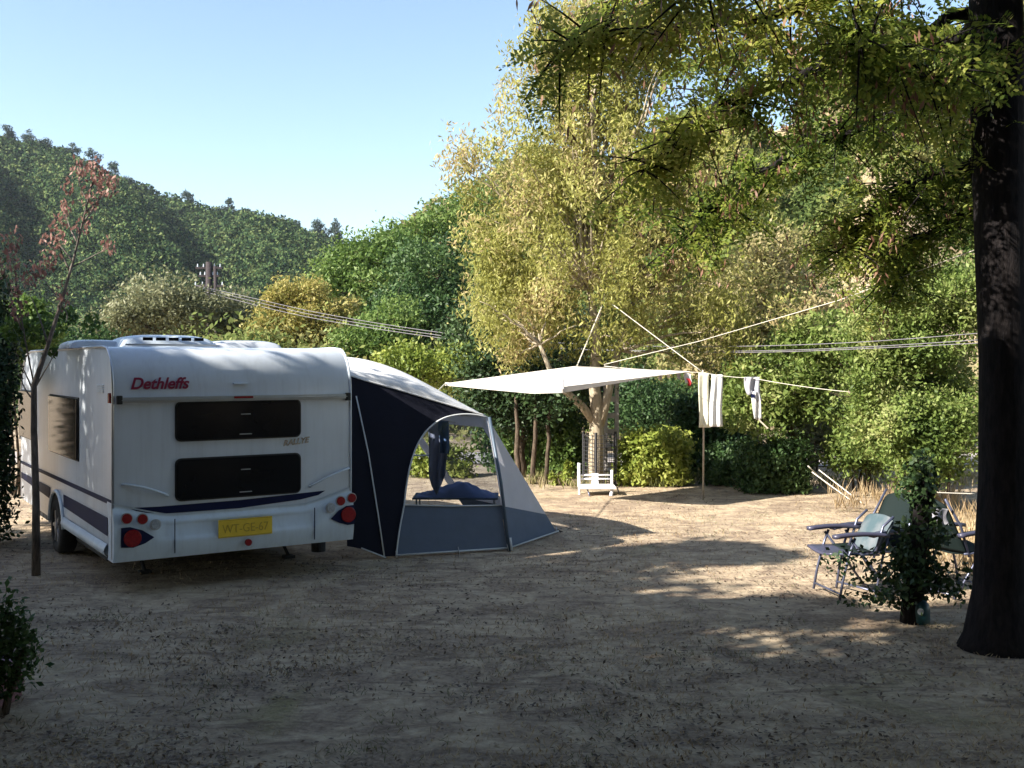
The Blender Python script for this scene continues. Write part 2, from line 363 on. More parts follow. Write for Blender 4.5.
# hills: ridge rows read off the photograph, then stood at their real distance
def hillmat(name, cols, sc):
    m, nt, b, o = nodes(name); b.inputs['Roughness'].default_value = .95; b.inputs['Specular IOR Level'].default_value = .1
    tc = nt.nodes.new('ShaderNodeTexCoord'); n = nt.nodes.new('ShaderNodeTexNoise'); n.inputs['Scale'].default_value = sc; n.inputs['Detail'].default_value = 9; n.inputs['Roughness'].default_value = .7
    nt.links.new(tc.outputs['Object'], n.inputs['Vector']); r = nt.nodes.new('ShaderNodeValToRGB'); nt.links.new(n.outputs['Fac'], r.inputs[0])
    el = r.color_ramp.elements
    while len(el) < len(cols): el.new(.5)
    for i, c in enumerate(cols): el[i].position = .3+.4*i/(len(cols)-1); el[i].color = (*c, 1)
    nt.links.new(r.outputs[0], b.inputs['Base Color']); return m
def ridge_fn(pts, d0, d1, tree_h):
    px = np.array([p[0] for p in pts], float); py = np.array([p[1] for p in pts], float)
    az = (px-512)/F; ht = CH+(HZ-py)/F*d1-tree_h
    def fz(X, Y):
        a = X/np.maximum(Y, 1); H = np.interp(a, az, ht)
        t = np.clip((Y-d0)/(d1-d0), 0, 1); back = np.clip((Y-d1)/(d1*.6), 0, 1)
        prof = t**.85
        z = H*(prof-back*.35)+hnoise(X, Y, 6.0/d1*2, 9)*H*.05*np.sin(math.pi*np.clip(t, 0, 1))
        gul = H*.10*np.sin(a*38+Y*.012)*np.sin(math.pi*t)
        return z+gul*(t < 1)-.05
    return fz
LH = ridge_fn([(-500,60),(-150,105),(0,137),(60,150),(100,173),(150,190),(200,206),(280,222),(345,243),(420,262),(600,300),(900,330),(1300,345)], 190, 400, 5)
RH = ridge_fn([(-400,362),(100,355),(250,330),(340,290),(385,245),(430,207),(500,170),(600,140),(740,118),(800,95),(880,50),(1024,10),(1600,-120)], 34, 110, 2.5)
heightgrid(np.linspace(-420, 420, 90), np.linspace(180, 640, 80), LH, 'far_hillside', hillmat('wooded slope', [(.008,.014,.010),(.015,.024,.014),(.03,.04,.02)], .05))
RHM = hillmat('scrub and rock slope', [(.07,.08,.03),(.17,.15,.07),(.36,.27,.19),(.30,.24,.13),(.10,.10,.045)], .09)
heightgrid(np.linspace(-60, 130, 110), np.linspace(32, 180, 80), RH, 'near_hillside', RHM)

def scatter_crowns(fz, n, xr, yr, rr, cards, csize, flat=.8, keep=None):
    Q = []; k = 0
    while k < n:
        y = math.sqrt(rng.uniform(yr[0]**2, yr[1]**2)); a = rng.uniform(*xr); x = a*y
        if keep is not None and not keep(x, y): continue
        z = float(fz(np.array(x), np.array(y))); r = rng.uniform(*rr); k += 1
        c = A_(x, y, z+r*.55); u = nrm(rng.normal(size=(cards,3))+A_(0,-.25,.35))
        ph = rng.uniform(0, 6, 3); kk = 1+.25*np.sin(u[:,0]*5+ph[0])*np.cos(u[:,2]*6+ph[1])
        p = c+u*r*(kk*rng.uniform(.72, 1.04, cards))[:,None]*A_(1,1,flat)
        Q.append(leafquads(p, csize*y, .6, 0, u, 1.5))
    return np.vstack(Q)
Q = scatter_crowns(LH, 2500, (-.56, .0), (192, 402), (2.0, 5.2), 240, .0034, .9)
tag(quads(Q, 'hillside_forest', M['lf_forest']), 'dense dark green wood covering the far hillside', 'forest', None, 'stuff')
Q = scatter_crowns(RH, 900, (-.32, .62), (30, 84), (.9, 2.6), 650, .0056, .9, lambda x, y: hnoise(x, y, .09, 4) > -.45)
tag(quads(Q, 'hillside_woodland', M['lf_hillwood']), 'hazy green woodland climbing the near slope behind the clearing', 'woodland', None, 'stuff')
Q = scatter_crowns(RH, 1100, (-.3, .62), (60, 112), (.7, 2.2), 260, .005, .85, lambda x, y: hnoise(x, y, .12, 21) > -.05)
tag(quads(Q, 'hillside_scrub', M['lf_scrub']), 'dusty scrub growing over the rocky slope behind the trees', 'scrub', None, 'stuff')

# single pines that break the far ridge
for i, (px, py, h) in enumerate([(8,150,12),(30,150,12),(45,152,10),(72,155,13),(92,168,16),(112,180,14),(130,188,9),(188,204,11),(228,211,12),(250,214,9),(318,233,13),(335,241,16),(296,227,8)]):
    d = 396; b = P(px, py, d); b[2] = float(LH(np.array(b[0]), np.array(d)))
    lab = ['tall pine on the far ridge at the left edge of the photo','round-headed pine on the far ridge, second from the left edge','small pine on the far ridge left of the red-leaved twigs',
     'bushy pine on the far ridge above the red-leaved twigs','tall leaning pine on the ridge just left of the red twig tip','pine on the ridge just right of the red twig tip','short pine on the far ridge at the start of the long slope',
     'pine half way down the far ridge above the olive trees','pine on the far ridge above the utility pole','small pine on the far ridge right of the utility pole','pine on the far ridge near its lower end','lone pine at the very end of the far ridge beside the green slope','low pine on the far ridge left of the ridge end pair'][i]
    tree('pine_tree', lab, b, [(b+A_(0,0,h*.48), (2.3,2.0,h*.36), 1)], 24, 1.3, 90, .65, M['lf_pine'], M['bark_brown'], .3, group='pines on the far ridge', limbs=10, trunk_top=b+A_(0,0,h*.75))

#@@CARAVAN
# ------------------------------------------------------------------ caravan
C0 = A_(-3.87, 10.19, 0); UX = A_(.834,.551,0); UY = A_(-.551,.834,0); CW = 2.5; CL = 5.6
car = thing('caravan', 'white touring caravan with yellow number plate and two dark rear windows', 'caravan', C0, math.atan2(.551,.834))
def rear(px, py, off=0):            # pixel on the caravan's rear wall -> local (x, y, z)
    a = (px-512)/F; u = (3.87+10.19*a)/(.834-.551*a); d = 10.19+.551*u; return A_(u, -off, CH-(py-HZ)/F*d)
def side(px, py, off=0):            # pixel on its left wall
    a = (px-512)/F; t = (-3.87-10.19*a)/(.551+.834*a); d = 10.19+.834*t; return A_(-off, t, CH-(py-HZ)/F*d)
prof = [(0,.36),(0,1.93)]+[(.30-.30*math.cos(t), 1.93+.495*math.sin(t)**.9) for t in np.linspace(.12, 1.45, 14)]+[(.45,2.435),(CL-.9,2.43),(CL-.5,2.38),(CL-.2,2.15),(CL-.05,1.7),(CL,1.2),(CL,.36)]
mb = MB(); mb.prism([A_(0,y,z) for y, z in prof], (CW,0,0)); body = build(mb, 'body', M['body'], car, local=True, bevel=.028); body.data.polygons.foreach_set('use_smooth', [True]*len(body.data.polygons)); body.data.set_sharp_from_angle(angle=.5)
def loc(mb, name, m, parent=car, **k): return build(mb, name, m, parent, local=True, **k)
# axle and floor pan, the pan deepened to paint the dark under the body
mb = MB(); mb.box((CW/2, CL/2+.3, .27), (CW-.3, CL-1.3, .17)); mb.tube([A_(.12,2.85,.31),A_(CW-.12,2.85,.31)], .04, 8)
loc(mb, 'chassis_and_shade', M['under'])
# roof rails, drip rail on the rear, corner strips
mb = MB(); a = rear(119,400); b = rear(347,396.5); mb.box(((a+b)/2)+A_(0,-.018,0), (b[0]-a[0], .034, .055)); mb.box(((a+b)/2)+A_(0,-.03,.0), (b[0]-a[0], .034, .012))
loc(mb, 'rain_rail', M['trim'], bevel=.006)
for p in (a, b):
    mb = MB(); mb.box(p+A_(0,-.022,0), (.05,.05,.085)); loc(mb, 'rail_end_cap', M['seal'], bevel=.01)
for xx in (-.004, CW+.004):
    mb = MB(); mb.tube([A_(xx,y,z) for y, z in prof[:-1]], .014, 6); loc(mb, 'edge_trim', M['trim'] if xx < 0 else M['bumper'], smooth=True)
def rrect(p0, p1, r, k=4):            # rounded rectangle on the rear plane, from its lower left to its upper right
    x0, z0, x1, z1 = p0[0], p0[2], p1[0], p1[2]; out = []
    for cx, cz, t0 in ((x1-r,z1-r,0),(x0+r,z1-r,90),(x0+r,z0+r,180),(x1-r,z0+r,270)):
        for i in range(k+1):
            t = math.radians(t0+90*i/k); out.append(A_(cx+r*math.cos(t), p0[1], cz+r*math.sin(t)))
    return out
def mid(px0, py0, px1, py1, off=0):
    a = rear(px0, py0, off); b = rear(px1, py1, off); return a, b
for (l0, l1, r0, r1) in ((439.5,402.5,437,400.5),(497,460,495,453.5)):
    a = rear(176,(l0)); b = rear(299.5, r1); zlo = (rear(176,l0)[2]+rear(299,r0)[2])/2; zhi = (rear(176,l1)[2]+rear(299,r1)[2])/2
    p0 = A_(a[0], 0, zlo); p1 = A_(b[0], 0, zhi)
    mb = MB(); mb.prism(rrect(p0+A_(-.012,.0,-.012), p1+A_(.012,0,.012), .06), (0,-.012,0)); fr = loc(mb, 'window_frame', M['seal'])
    mb = MB(); mb.prism(rrect(p0+A_(.004,-.0125,.004), p1+A_(-.004,-.0125,-.004), .05), (0,-.022,0)); w = loc(mb, 'rear_window', M['glass'], bevel=.006)
    fr.parent = w
    c = (p0+p1)/2
    for z_, w_ in ((p0[2]+.045,.13),(p1[2]-.13,.10)):
        mb = MB(); mb.box(A_(c[0]+.05, -.039, z_), (w_,.010,.010)); h = loc(mb, 'latch', M['trim'], bevel=.003); h.parent = w
# third brake light, small lamps
def disc(mb, c, r, ax, th, k=20):
    c = np.array(c, float); ax = np.array(ax, float)
    u = A_(1,0,0) if abs(ax[0]) < .5 else A_(0,1,0); v = A_(0,0,1)
    mb.prism([c+r*(math.cos(2*math.pi*i/k)*u+math.sin(2*math.pi*i/k)*v) for i in range(k)], ax*th)
mb = MB(); c = rear(242,397); mb.box(c+A_(0,-.053,.0), (.20,.014,.022)); loc(mb, 'brake_light', M['red'], bevel=.004)
mb = MB(); c = rear(240,383.5); mb.box(c+A_(0,-.012,0), (.15,.03,.014)); loc(mb, 'grab_ledge', M['bumper'], bevel=.005)
mb = MB(); c = side(111,398); mb.box(A_(-.02, .06, c[2]), (.03,.05,.10)); loc(mb, 'marker_light', M['red'], bevel=.008)
# navy stripe across the rear, bumper skirt, lamp housings
def rpoly(pts, off, th): return [rear(x, y, off) for x, y in pts]
mb = MB(); mb.prism([rear(x,y,.002) for x,y in ((128,508),(160,506.5),(240,500),(325,490.5),(318,495),(300,499.5),(240,508),(165,513.5),(140,512.5))], (0,-.004,0)); loc(mb, 'stripe', M['navy'])
# bumper: a curved skirt built as section sweeps
def skirt(u, v):                       # u across 0..1, v up 0..1
    x = -.012+u*(CW+.024); z0 = .335; z1 = .765+ (.145*max(0, 1-abs(min(x, CW-x))/.55)**1.2)
    z = z0+(z1-z0)*v
    dep = .075*math.sin(math.pi*min(1, .12+v*.95))**.6 if v < .97 else .012
    if .16 < u < .83 and .42 < v < .80: dep -= .03*math.sin(math.pi*(u-.16)/.67)**.3*math.sin(math.pi*(v-.42)/.38)**.5
    return A_(x, -dep-.004, z)
mb = MB(); mb.grid(skirt, 60, 26)
for xx, s in ((-.012,1),(CW+.012,-1)):  # return the skirt round the corner
    mb.grid(lambda u, v, xx=xx: A_(xx, -skirt(0 if xx < 0 else 1, v)[1]*-1+.22*u, skirt(0 if xx < 0 else 1, v)[2]), 4, 26)
mb.grid(lambda u, v: A_(-.012+u*(CW+.024), -.03+.24*v, .337), 8, 2)
bmp = loc(mb, 'bumper', M['bumper'], smooth=True)
for px in (172.5, 311.5):
    a = rear(px, 520 if px < 200 else 503); mb = MB(); mb.box(A_(a[0], -.083, .55), (.008,.008,.34)); s = loc(mb, 'panel_gap', M['navy']); s.parent = bmp
# lamp clusters
def cluster(sx):
    L = sx < 0
    teard = [(119,527),(128,526),(140,529),(152,536),(143,542),(131,546.5),(119,546.5)] if L else [(351,504),(343,505),(335,510),(327.5,518),(336,522),(344,524),(351,523)]
    mb = MB(); mb.prism([rear(x,y,.083) for x,y in teard], (0,-.006,0)); h = loc(mb, 'lamp_housing', M['navy'])
    bigc = rear(130,537,.089) if L else rear(344.5,513.5,.089)
    mb = MB(); disc(mb, bigc, .085, (0,-1,0), .022); o = loc(mb, 'tail_light', M['red'], bevel=.006)
    for (x, y) in (((124.5,517.5),(140,518)) if L else ((348,497),(337,500))):
        mb = MB(); disc(mb, rear(x,y,.083), .056, (0,-1,0), .014); loc(mb, 'bulb_rim', M['trim'])
        mb = MB(); disc(mb, rear(x,y,.097), .048, (0,-1,0), .012); loc(mb, 'indicator_light', M['red'], bevel=.005)
    x, y = (153,523.5) if L else (327,507)
    mb = MB(); disc(mb, rear(x,y,.083), .055, (0,-1,0), .012); loc(mb, 'bulb_rim', M['trim'])
    mb = MB(); disc(mb, rear(x,y,.095), .044, (0,-1,0), .012); loc(mb, 'reversing_light', M['clear'], bevel=.005)
cluster(-1); cluster(1)
# plate, hitch light, handles
a = rear(215.5,536.5); b = rear(269,515.5); zc = (rear(215,515.5)[2]+rear(269,536)[2])/2
mb = MB(); mb.box(A_((a[0]+b[0])/2, -.09, zc), (b[0]-a[0], .008, .185)); pl = loc(mb, 'number_plate', M['plate'], bevel=.003)
mb = MB(); cx = (a[0]+b[0])/2; w_ = b[0]-a[0]
for dz in (-.084,.084): mb.box(A_(cx,-.0955,zc+dz), (w_-.02,.003,.006))
t = loc(mb, 'plate_border', M['plate_text']); t.parent = pl
tx = text('WT-GE-67', 'plate_lettering', M['plate_text'], car, A_(a[0]+.04,-.0955,zc-.045), (1,0,0), .125, 0, .0, .86); tx.parent = pl
mb = MB(); disc(mb, rear(245,541,.086), .036, (0,-1,0), .03); loc(mb, 'fog_light', M['red'], bevel=.006)
lg = rear(130,389); text('Dethleffs', 'maker_lettering', M['logo'], car, A_(lg[0], -.004, lg[2]), (1,0,0), .158, .28, .004, .98)
lg = rear(283,446); text('RALLYE', 'model_lettering', M['chrome'], car, A_(lg[0], -.004, lg[2]), (1,0,.10), .085, .25, .003, 1.0)
for pts in (((121,484.5),(135,483),(150,486.5),(168,495.5)), ((309,487),(320,478),(333,471),(349,468))):
    q = np.array([rear(x,y,.045) for x,y in pts]); q[0][1] = -.004; q[-1][1] = -.004
    mb = MB(); mb.tube(bez(q[0], (q[1]+q[2])/2+A_(0,-.04,.0), q[-1], 10), .013, 8); loc(mb, 'grab_handle', M['bumper'], smooth=True)
# left wall: windows, stripes, arch, wheel
def sbox(px0, py0, px1, py1):
    a = side(px0, py0); b = side(px1, py1); return a, b
for (x0, x1, y0, y1) in ((51,79,397,455),(21,34,391,437)):
    ya = side(x0, 400)[1]; yb = side(x1, 400)[1]; zt = side((x0+x1)/2, y0)[2]; zb = side((x0+x1)/2, y1)[2]
    mb = MB(); mb.box(A_(-.008, (ya+yb)/2, (zt+zb)/2), (.016, abs(ya-yb)+.03, zt-zb+.03)); fr = loc(mb, 'window_frame', M['seal'], bevel=.005)
    mb = MB(); mb.box(A_(-.024, (ya+yb)/2, (zt+zb)/2), (.022, abs(ya-yb), zt-zb)); w = loc(mb, 'side_window', M['glass'], bevel=.008); fr.parent = w
s0 = side(110,507)[2]; s1 = side(18,457)[2]
mb = MB(); mb.prism([A_(-.003,.05,.93),A_(-.003,CL-.1,.90),A_(-.003,CL-.1,.86),A_(-.003,.05,.88)], (-.004,0,0)); loc(mb, 'stripe', M['navy'])
mb = MB(); mb.prism([A_(-.003,.22,.74),A_(-.003,2.45,.74),A_(-.003,2.45,.60),A_(-.003,.22,.56)], (-.004,0,0)); loc(mb, 'stripe', M['navy'])
mb = MB(); mb.prism([A_(-.003,3.3,.74),A_(-.003,CL-.1,.74),A_(-.003,CL-.1,.66),A_(-.003,3.3,.60)], (-.004,0,0)); loc(mb, 'stripe', M['navy'])
mb = MB(); ar = [A_(-.003, 2.85+.44*math.cos(t), .34+.40*math.sin(t)) for t in np.linspace(0, math.pi, 16)]; mb.prism(ar, (-.004,0,0)); loc(mb, 'wheel_arch', M['under'])
mb = MB(); mb.tube([p+A_(-.012,0,0) for p in ar], .022, 6); loc(mb, 'arch_lip', M['bumper'], smooth=True)
mb = MB(); mb.grid(lambda u, v: A_(-.012-.035*math.sin(math.pi*v), .2+2.2*u, .355+.13*v), 10, 5); loc(mb, 'side_skirt', M['bumper'], smooth=True)
for xs_ in (-.02, CW-.2):
    w = bpy.data.objects.new('wheel', None); COL.objects.link(w); w.parent = car; w.location = (xs_, 2.85, .325)
    mb = MB(); r_ = [(0,.20),(0,.30),(.03,.325),(.17,.325),(.2,.30),(.2,.20)]
    V = []; k = 28
    for i in range(k):
        t = 2*math.pi*i/k
        for (x, r) in r_: V.append(A_(x, r*math.cos(t), r*math.sin(t)))
    mb.add(V, [(i*6+j, ((i+1)%k)*6+j, ((i+1)%k)*6+(j+1)%6, i*6+(j+1)%6) for i in range(k) for j in range(6)])
    o = build(mb, 'tyre', M['tyre'], w, local=True, smooth=True)
    mb = MB(); disc(mb, (.02,0,0), .2, (1,0,0), .03, 28); disc(mb, (-.005,0,0), .055, (1,0,0), .03)
    for i in range(5):
        t = i*2*math.pi/5; mb.box(A_(.012, .12*math.cos(t), .12*math.sin(t)), (.02,.13,.035), Matrix.Rotation(t, 3, 'X'))
    build(mb, 'rim', M['rim'], w, local=True)
# corner steadies
for xx in (.55, CW-.32):
    mb = MB(); mb.tube([A_(xx,1.3,.22),A_(xx,1.0,.03)], .02, 6); mb.box((xx,1.0,.02), (.12,.12,.03)); loc(mb, 'steady_leg', M['under'])
mb = MB(); mb.tube([A_(CW-.16,.5,.14),A_(CW-.16,.5,.30)], .08, 16); loc(mb, 'waste_tank', M['tyre'])
# side vents, lockers
mb = MB(); c = side(97,378); 
for k in range(4): mb.box(A_(-.006, .55, 1.98+k*.022), (.012,.30,.010))
loc(mb, 'vent', M['bumper'])
# roof: long hatch with a raised dome and two lower hatches
def dome(cx, cy, lx, ly, h, z0, name, m, k=.35):
    mb = MB()
    def f(u, v):
        a = (2*u-1); b = (2*v-1); return A_(cx+a*lx/2, cy+b*ly/2, z0+h*(max(0, 1-abs(a)**3.5))**k*(max(0, 1-abs(b)**3.5))**k)
    mb.grid(f, 24, 14); return loc(mb, name, m, smooth=True)
dome(.88, 1.6, 1.05, .9, .155, 2.435, 'roof_dome', M['bumper'])
mb = MB()
for k in range(5): mb.box(A_(.62+k*.14, 1.147, 2.535), (.105,.012,.035))
loc(mb, 'dome_window', M['glass'])
mb = MB(); mb.box(A_(.88,1.13,2.47), (1.0,.02,.02)); loc(mb, 'dome_rim', M['trim'])
dome(.20, 1.9, .62, .8, .10, 2.433, 'roof_hatch', M['hatch']); dome(1.78, 1.6, .85, .8, .105, 2.433, 'roof_hatch', M['hatch'])
mb = MB(); mb.tube([A_(2.05,1.4,2.43),A_(2.05,1.4,2.52)], .05, 10); loc(mb, 'flue_cap', M['bumper'])

#@@TENT
# ------------------------------------------------------------------ awning tent
TA = A_(-1.48,12.2,0); n0 = A_(-.353,.936,0); K = .2
def T(px, py):                       # pixel on the tent's near wall
    a = (px-512)/F; b = -(py-HZ)/F; s = (TA.dot(n0)+CH*K)/(a*n0[0]+n0[1]-K*b); return A_(s*a, s, CH+s*b)
tent = thing('awning_tent', 'navy and grey awning tent with arched window beside the caravan', 'awning', TA)
VV = UY*2.5
def lerp(a, b, t): return a+(b-a)*t
def smooth(pts, n=3):
    q = np.array(pts)
    for _ in range(n): q = np.vstack([q[:1]]+[np.array([lerp(q[i],q[i+1],.25), lerp(q[i],q[i+1],.75)]) for i in range(len(q)-1)]+[q[-1:]])
    return q
arch = [(396,556),(399,530),(404,505),(406,485),(411,460),(418,442),(428,428),(441,418.5),(456,414.5),(472,414),(487,417)]
arch = [tuple(p) for p in smooth([A_(*p) for p in arch[:3]], 2)][:-1]+[tuple(p) for p in smooth([A_(*p) for p in arch[2:]], 2)]
topl = [(346,373),(354,377),(375,383),(397,389),(420,396),(440,402),(462,408.5),(480,413.5),(487,417)]
dark = [T(x,y) for x,y in topl]+[T(x,y) for x,y in arch[::-1][1:]]+[T(385,556.5)+A_(0,0,.0), T(362,549), T(347,546)]
mb = MB(); mb.poly(dark); build(mb, 'wall', M['tent_dark'], tent, tri=True, solid=.004)
win = [p for p in arch if p[1] <= 505.01]+[(500.5,505)]
mb = MB(); mb.poly([T(x,y) for x,y in win]); build(mb, 'window', M['film'], tent, tri=True)
D = T(487,417); Bp = T(507,549.5); Bp[2] = 0.02; Cp = A_(.59,14.04,.02); Ap = T(396,556)
mb = MB(); mb.poly([Ap, T(399,530), T(404,505), T(500.5,505), Bp]); build(mb, 'lower_wall', M['tent_grey'], tent, tri=True, solid=.004)
def tube_part(pts, r, name, m, k=6, parent=tent):
    mb = MB(); mb.tube(pts, r, k); return build(mb, name, m, parent, smooth=True)
off = -n0*.012
tube_part([T(x,y)+off for x,y in arch], .011, 'piping', M['piping'])
tube_part([T(404,505)+off, T(452,506)+off, T(500.5,505)+off], .009, 'piping', M['piping'])
tube_part([Ap+off+A_(0,0,.01), Bp+off+A_(0,0,.01)], .012, 'piping', M['piping'])
tube_part([T(356,396)+off, T(368,452)+off, T(378,515)+off, T(384,556)+off], .009, 'piping', M['piping'])
tube_part([T(360,547)+off*6, T(385,557)+off*3], .008, 'peg_strap', M['piping'])
# front corner facet
def lerp(a, b, t): return a+(b-a)*t
Em = T(502,506); Cm = lerp(Cp, D, .16)
mb = MB(); mb.poly([D, Em, Cm]); build(mb, 'corner_panel', M['tent_pale'], tent, solid=.004)
mb = MB(); mb.poly([Em, Bp, Cp, Cm]); build(mb, 'corner_skirt', M['tent_grey'], tent, solid=.004)
tube_part([D+A_(.03,-.02,0), lerp(D,Bp,.5)+A_(.05,-.03,0), Bp+A_(.03,-.02,-.06)], .022, 'pole', M['pole'])
tube_part([Bp+A_(.04,-.03,.14), Bp+A_(.06,-.05,-.02)], .016, 'pole_foot', M['piping'])
tube_part([Bp+A_(.02,-.02,.01), Cp+A_(.03,-.02,.01)], .010, 'piping', M['piping'])
D2 = D+VV+A_(0,0,.0); Cq = Cp+UY*2.3; Bq = Bp+VV+UY*.9
fq = [D, Cm, lerp(Cq,D2,.16), D2]; fc = sum(fq)/4; fi = [lerp(p, fc, .22) for p in fq]
mb = MB()
for k in range(4): mb.poly([fq[k], fq[(k+1)%4], fi[(k+1)%4], fi[k]])
build(mb, 'front_wall', M['tent_pale'], tent, solid=.004)
mb = MB(); mb.poly(fi); build(mb, 'front_window', M['film'], tent)
mb = MB(); mb.poly([Cm, Cp, Cq, lerp(Cq,D2,.16)]); build(mb, 'front_skirt', M['tent_grey'], tent, solid=.004)
# far wall: the same cloth seen from inside, mostly window
mb = MB(); mb.poly([T(x,y)+VV for x,y in topl]+[T(460,440)+VV, T(420,440)+VV, T(352,440)+VV]); build(mb, 'wall', M['tent_dark'], tent, tri=True)
tube_part([T(455,470)+VV, T(540,470)+VV], .012, 'cross_bar', M['piping'])
# roof
tp = np.array([T(x,y) for x,y in topl]); al = np.linspace(0, 1, len(tp))
def roof(u, v):
    e = A_(*[np.interp(u, al, tp[:,i]) for i in range(3)])
    bul = (.15+.24*math.sin(math.pi*min(1, u*1.05)))*math.sin(math.pi*v)**.55*(1-u**5)
    return e+VV*v+A_(0,0,bul)+A_(.05,.03,0)*(math.sin(math.pi*v)*u)
mb = MB(); mb.grid(roof, 26, 24); build(mb, 'roof', M['tent_roof'], tent, smooth=True, solid=.004)
tube_part([roof(u, 0)+off for u in np.linspace(0,1,12)], .012, 'piping', M['tent_roof'])
for k, pt in enumerate((Ap, Bp, Cp, lerp(Ap,Bp,.55))):
    tube_part([pt+A_(0,-.01,.06), pt+A_(.02,-.05,-.02)], .007, 'peg', M['steel'])
mb = MB(); mb.tube([Cp+A_(0,0,.03), Cp+A_(.10,.02,-.02)], .012, 6); build(mb, 'peg', M['seal'], tent)

# things inside the tent
def cloth_strip(a, b, h, m, name, label, cat, amp=.03, waves=3, taper=.0, nv=16, group=None, depth=A_(0,1,0), hem=None):
    """cloth folded over a line between a and b, hanging h"""
    a = np.array(a, float); b = np.array(b, float); ph = rng.uniform(0, 6)
    def f(u, v):
        c = (a+b)/2; x = a+(b-a)*u; x = c+(x-c)*(1-taper*v); hh = h(u) if callable(h) else h
        return x+A_(0,0,-hh*v)+depth*(amp*math.sin(waves*2*math.pi*u+ph+v*1.3)*(.25+v))+A_(.012*math.sin(v*5+ph),0,0)
    mb = MB(); mb.grid(f, 18, nv); return solo(mb, name, m, label, cat, group, smooth=True, solid=.005)
p1 = P(427,422,13.6); p2 = P(449,423,13.6)
cloth_strip(p1, p2, lambda u: .95-.5*abs(u-.45), M['haze_cloth'], 'towel', 'grey blue towel hanging inside the tent window', 'towel', .035, 2.5, .25)
cloth_strip(P(439,420,13.4), P(449,421,13.4), lambda u: .42, M['blue_cloth'], 'towel', 'bright blue cloth hung beside the grey blue towel in the tent', 'towel', .02, 1.5, .1)
mb = MB(); mb.tube([P(415,420,13.7), P(487,424,13.9)], .006, 5); solo(mb, 'tent_hanging_line', M['rope'], 'thin line inside the tent that carries the blue towels', 'line')
tb = thing('folding_table', 'low folding table seen inside the tent window', 'table', G(455,533)+A_(0,.3,0))
tc0 = A_(*tb.location); mb = MB(); mb.box(tc0+A_(0,.0,.455), (1.15,.6,.025)); build(mb, 'tabletop', M['tent_grey'], tb, bevel=.005)
for sx in (-1,1):
    for sy in (-1,1):
        mb = MB(); mb.tube([tc0+A_(sx*.52,sy*.26,.44), tc0+A_(sx*.52,sy*.27,0)], .012, 6); build(mb, 'leg', M['steel'], tb)
def heap(u, v):
    x = (u-.5); y = (v-.5); e = max(0, 1-(2*x)**4)*max(0, 1-(2*y)**4)
    return tc0+A_(x*1.05, y*.55, +.47+e*(.06+.11*math.exp(-((x-.05)/.22)**2)+.02*math.sin(17*x+3)*math.cos(13*y)+.015*math.sin(31*x+9*y)))
mb = MB(); mb.grid(heap, 40, 16); solo(mb, 'blanket_heap', M['slate_cloth'], 'crumpled slate blue blanket heaped on the table inside the tent', 'blanket', smooth=True)

#@@PITCH
# ------------------------------------------------------------------ sun sail and ropes
SA, SB, SD, SE = P(445,383.5,16.3), P(577,366,18.6), P(563,387,15.6), P(692,371.5,17.6)
sail = thing('sun_sail', 'off white sun canopy stretched between the tent and the pale tree', 'canopy', A_((SA[0]+SE[0])/2, 17, 0))
def sailf(u, v):
    lo = lerp(SA, SD, u*2) if u < .5 else lerp(SD, SE, u*2-1); hi = lerp(SA, SB, u*2) if u < .5 else lerp(SB, SE, u*2-1)
    p = lerp(lo, hi, v); return p+A_(0,0,-.05*math.sin(math.pi*v)*math.sin(math.pi*u)+.012*math.sin(u*40+v*3)*math.sin(math.pi*v))
mb = MB(); mb.grid(sailf, 60, 12); build(mb, 'cloth', M['sail'], sail, smooth=True, solid=.004)
mb = MB(); mb.grid(lambda u, v: sailf(u, 0)+A_(0,0,-.11*v*(1-abs(2*u-.75))*(abs(2*u-.75) < 1)-.004), 50, 2); build(mb, 'valance', M['sail'], sail, smooth=True)
mb = MB(); mb.tube([SD+A_(0,0,.12), SD+A_(0,-.01,-.03)], .018, 8); build(mb, 'pole_tip', M['plastic'], sail)
for p, g in ((SA, SA*A_(1,1,0)+A_(-.6,.4,0)),):
    mb = MB(); mb.tube([p, T(470,411)+VV*.5], .008, 5); build(mb, 'tie_rope', M['rope'], sail)
mb = MB(); mb.tube([SB, P(602,306,18.3)], .010, 5); build(mb, 'tie_rope', M['rope'], sail)
TRUNK_TOP = P(985,250,8.7)
def rope(pts, r, name, m, label, cat, group=None, sag=0):
    pts = np.array(pts); Pn = []
    for i in range(len(pts)-1):
        for t in np.linspace(0, 1, 12, endpoint=(i == len(pts)-2)): Pn.append(lerp(pts[i], pts[i+1], t)-A_(0,0,sag*4*t*(1-t)))
    mb = MB(); mb.tube(np.array(Pn), r, 5); return solo(mb, name, m, label, cat, group, smooth=True)
rope([P(612,304,18.2), P(703,372.5,17.4)], .007, 'rope', M['rope'], 'pale rope slanting down from the pale tree to the clothes pole', 'rope')
rope([P(604,364.5,18.1), P(700,341,15.5), P(840,300,11.5), TRUNK_TOP+A_(-.1,-.1,0)], .0045, 'rope', M['rope'], 'long pale rope rising from the canopy to the big dark trunk', 'rope')
rope([P(604,366,18.0), P(703,372.5,17.4), P(752,378,17.0), P(850,392,16.0)], .005, 'clothesline', M['rope'], 'thin washing line running from the pale tree past the clothes pole', 'clothesline', sag=.02)
b = G(703,500); cp = thing('clothes_pole', 'thin bare prop pole under the two hanging white towels', 'pole', b)
mb = MB(); mb.tube([b+A_(0,0,-.03), lerp(b, P(703,372,17.4), .5)+A_(.01,0,0), P(703,370,17.4)], .016, 7); build(mb, 'shaft', M['stick'], cp, smooth=True)
cloth_strip(P(699,373,17.35), P(709.5,373,17.35), .90, M['cream_cloth'], 'towel', 'cream towel on the clothes pole, left of the white towel', 'towel', .016, 1.4, -.15)
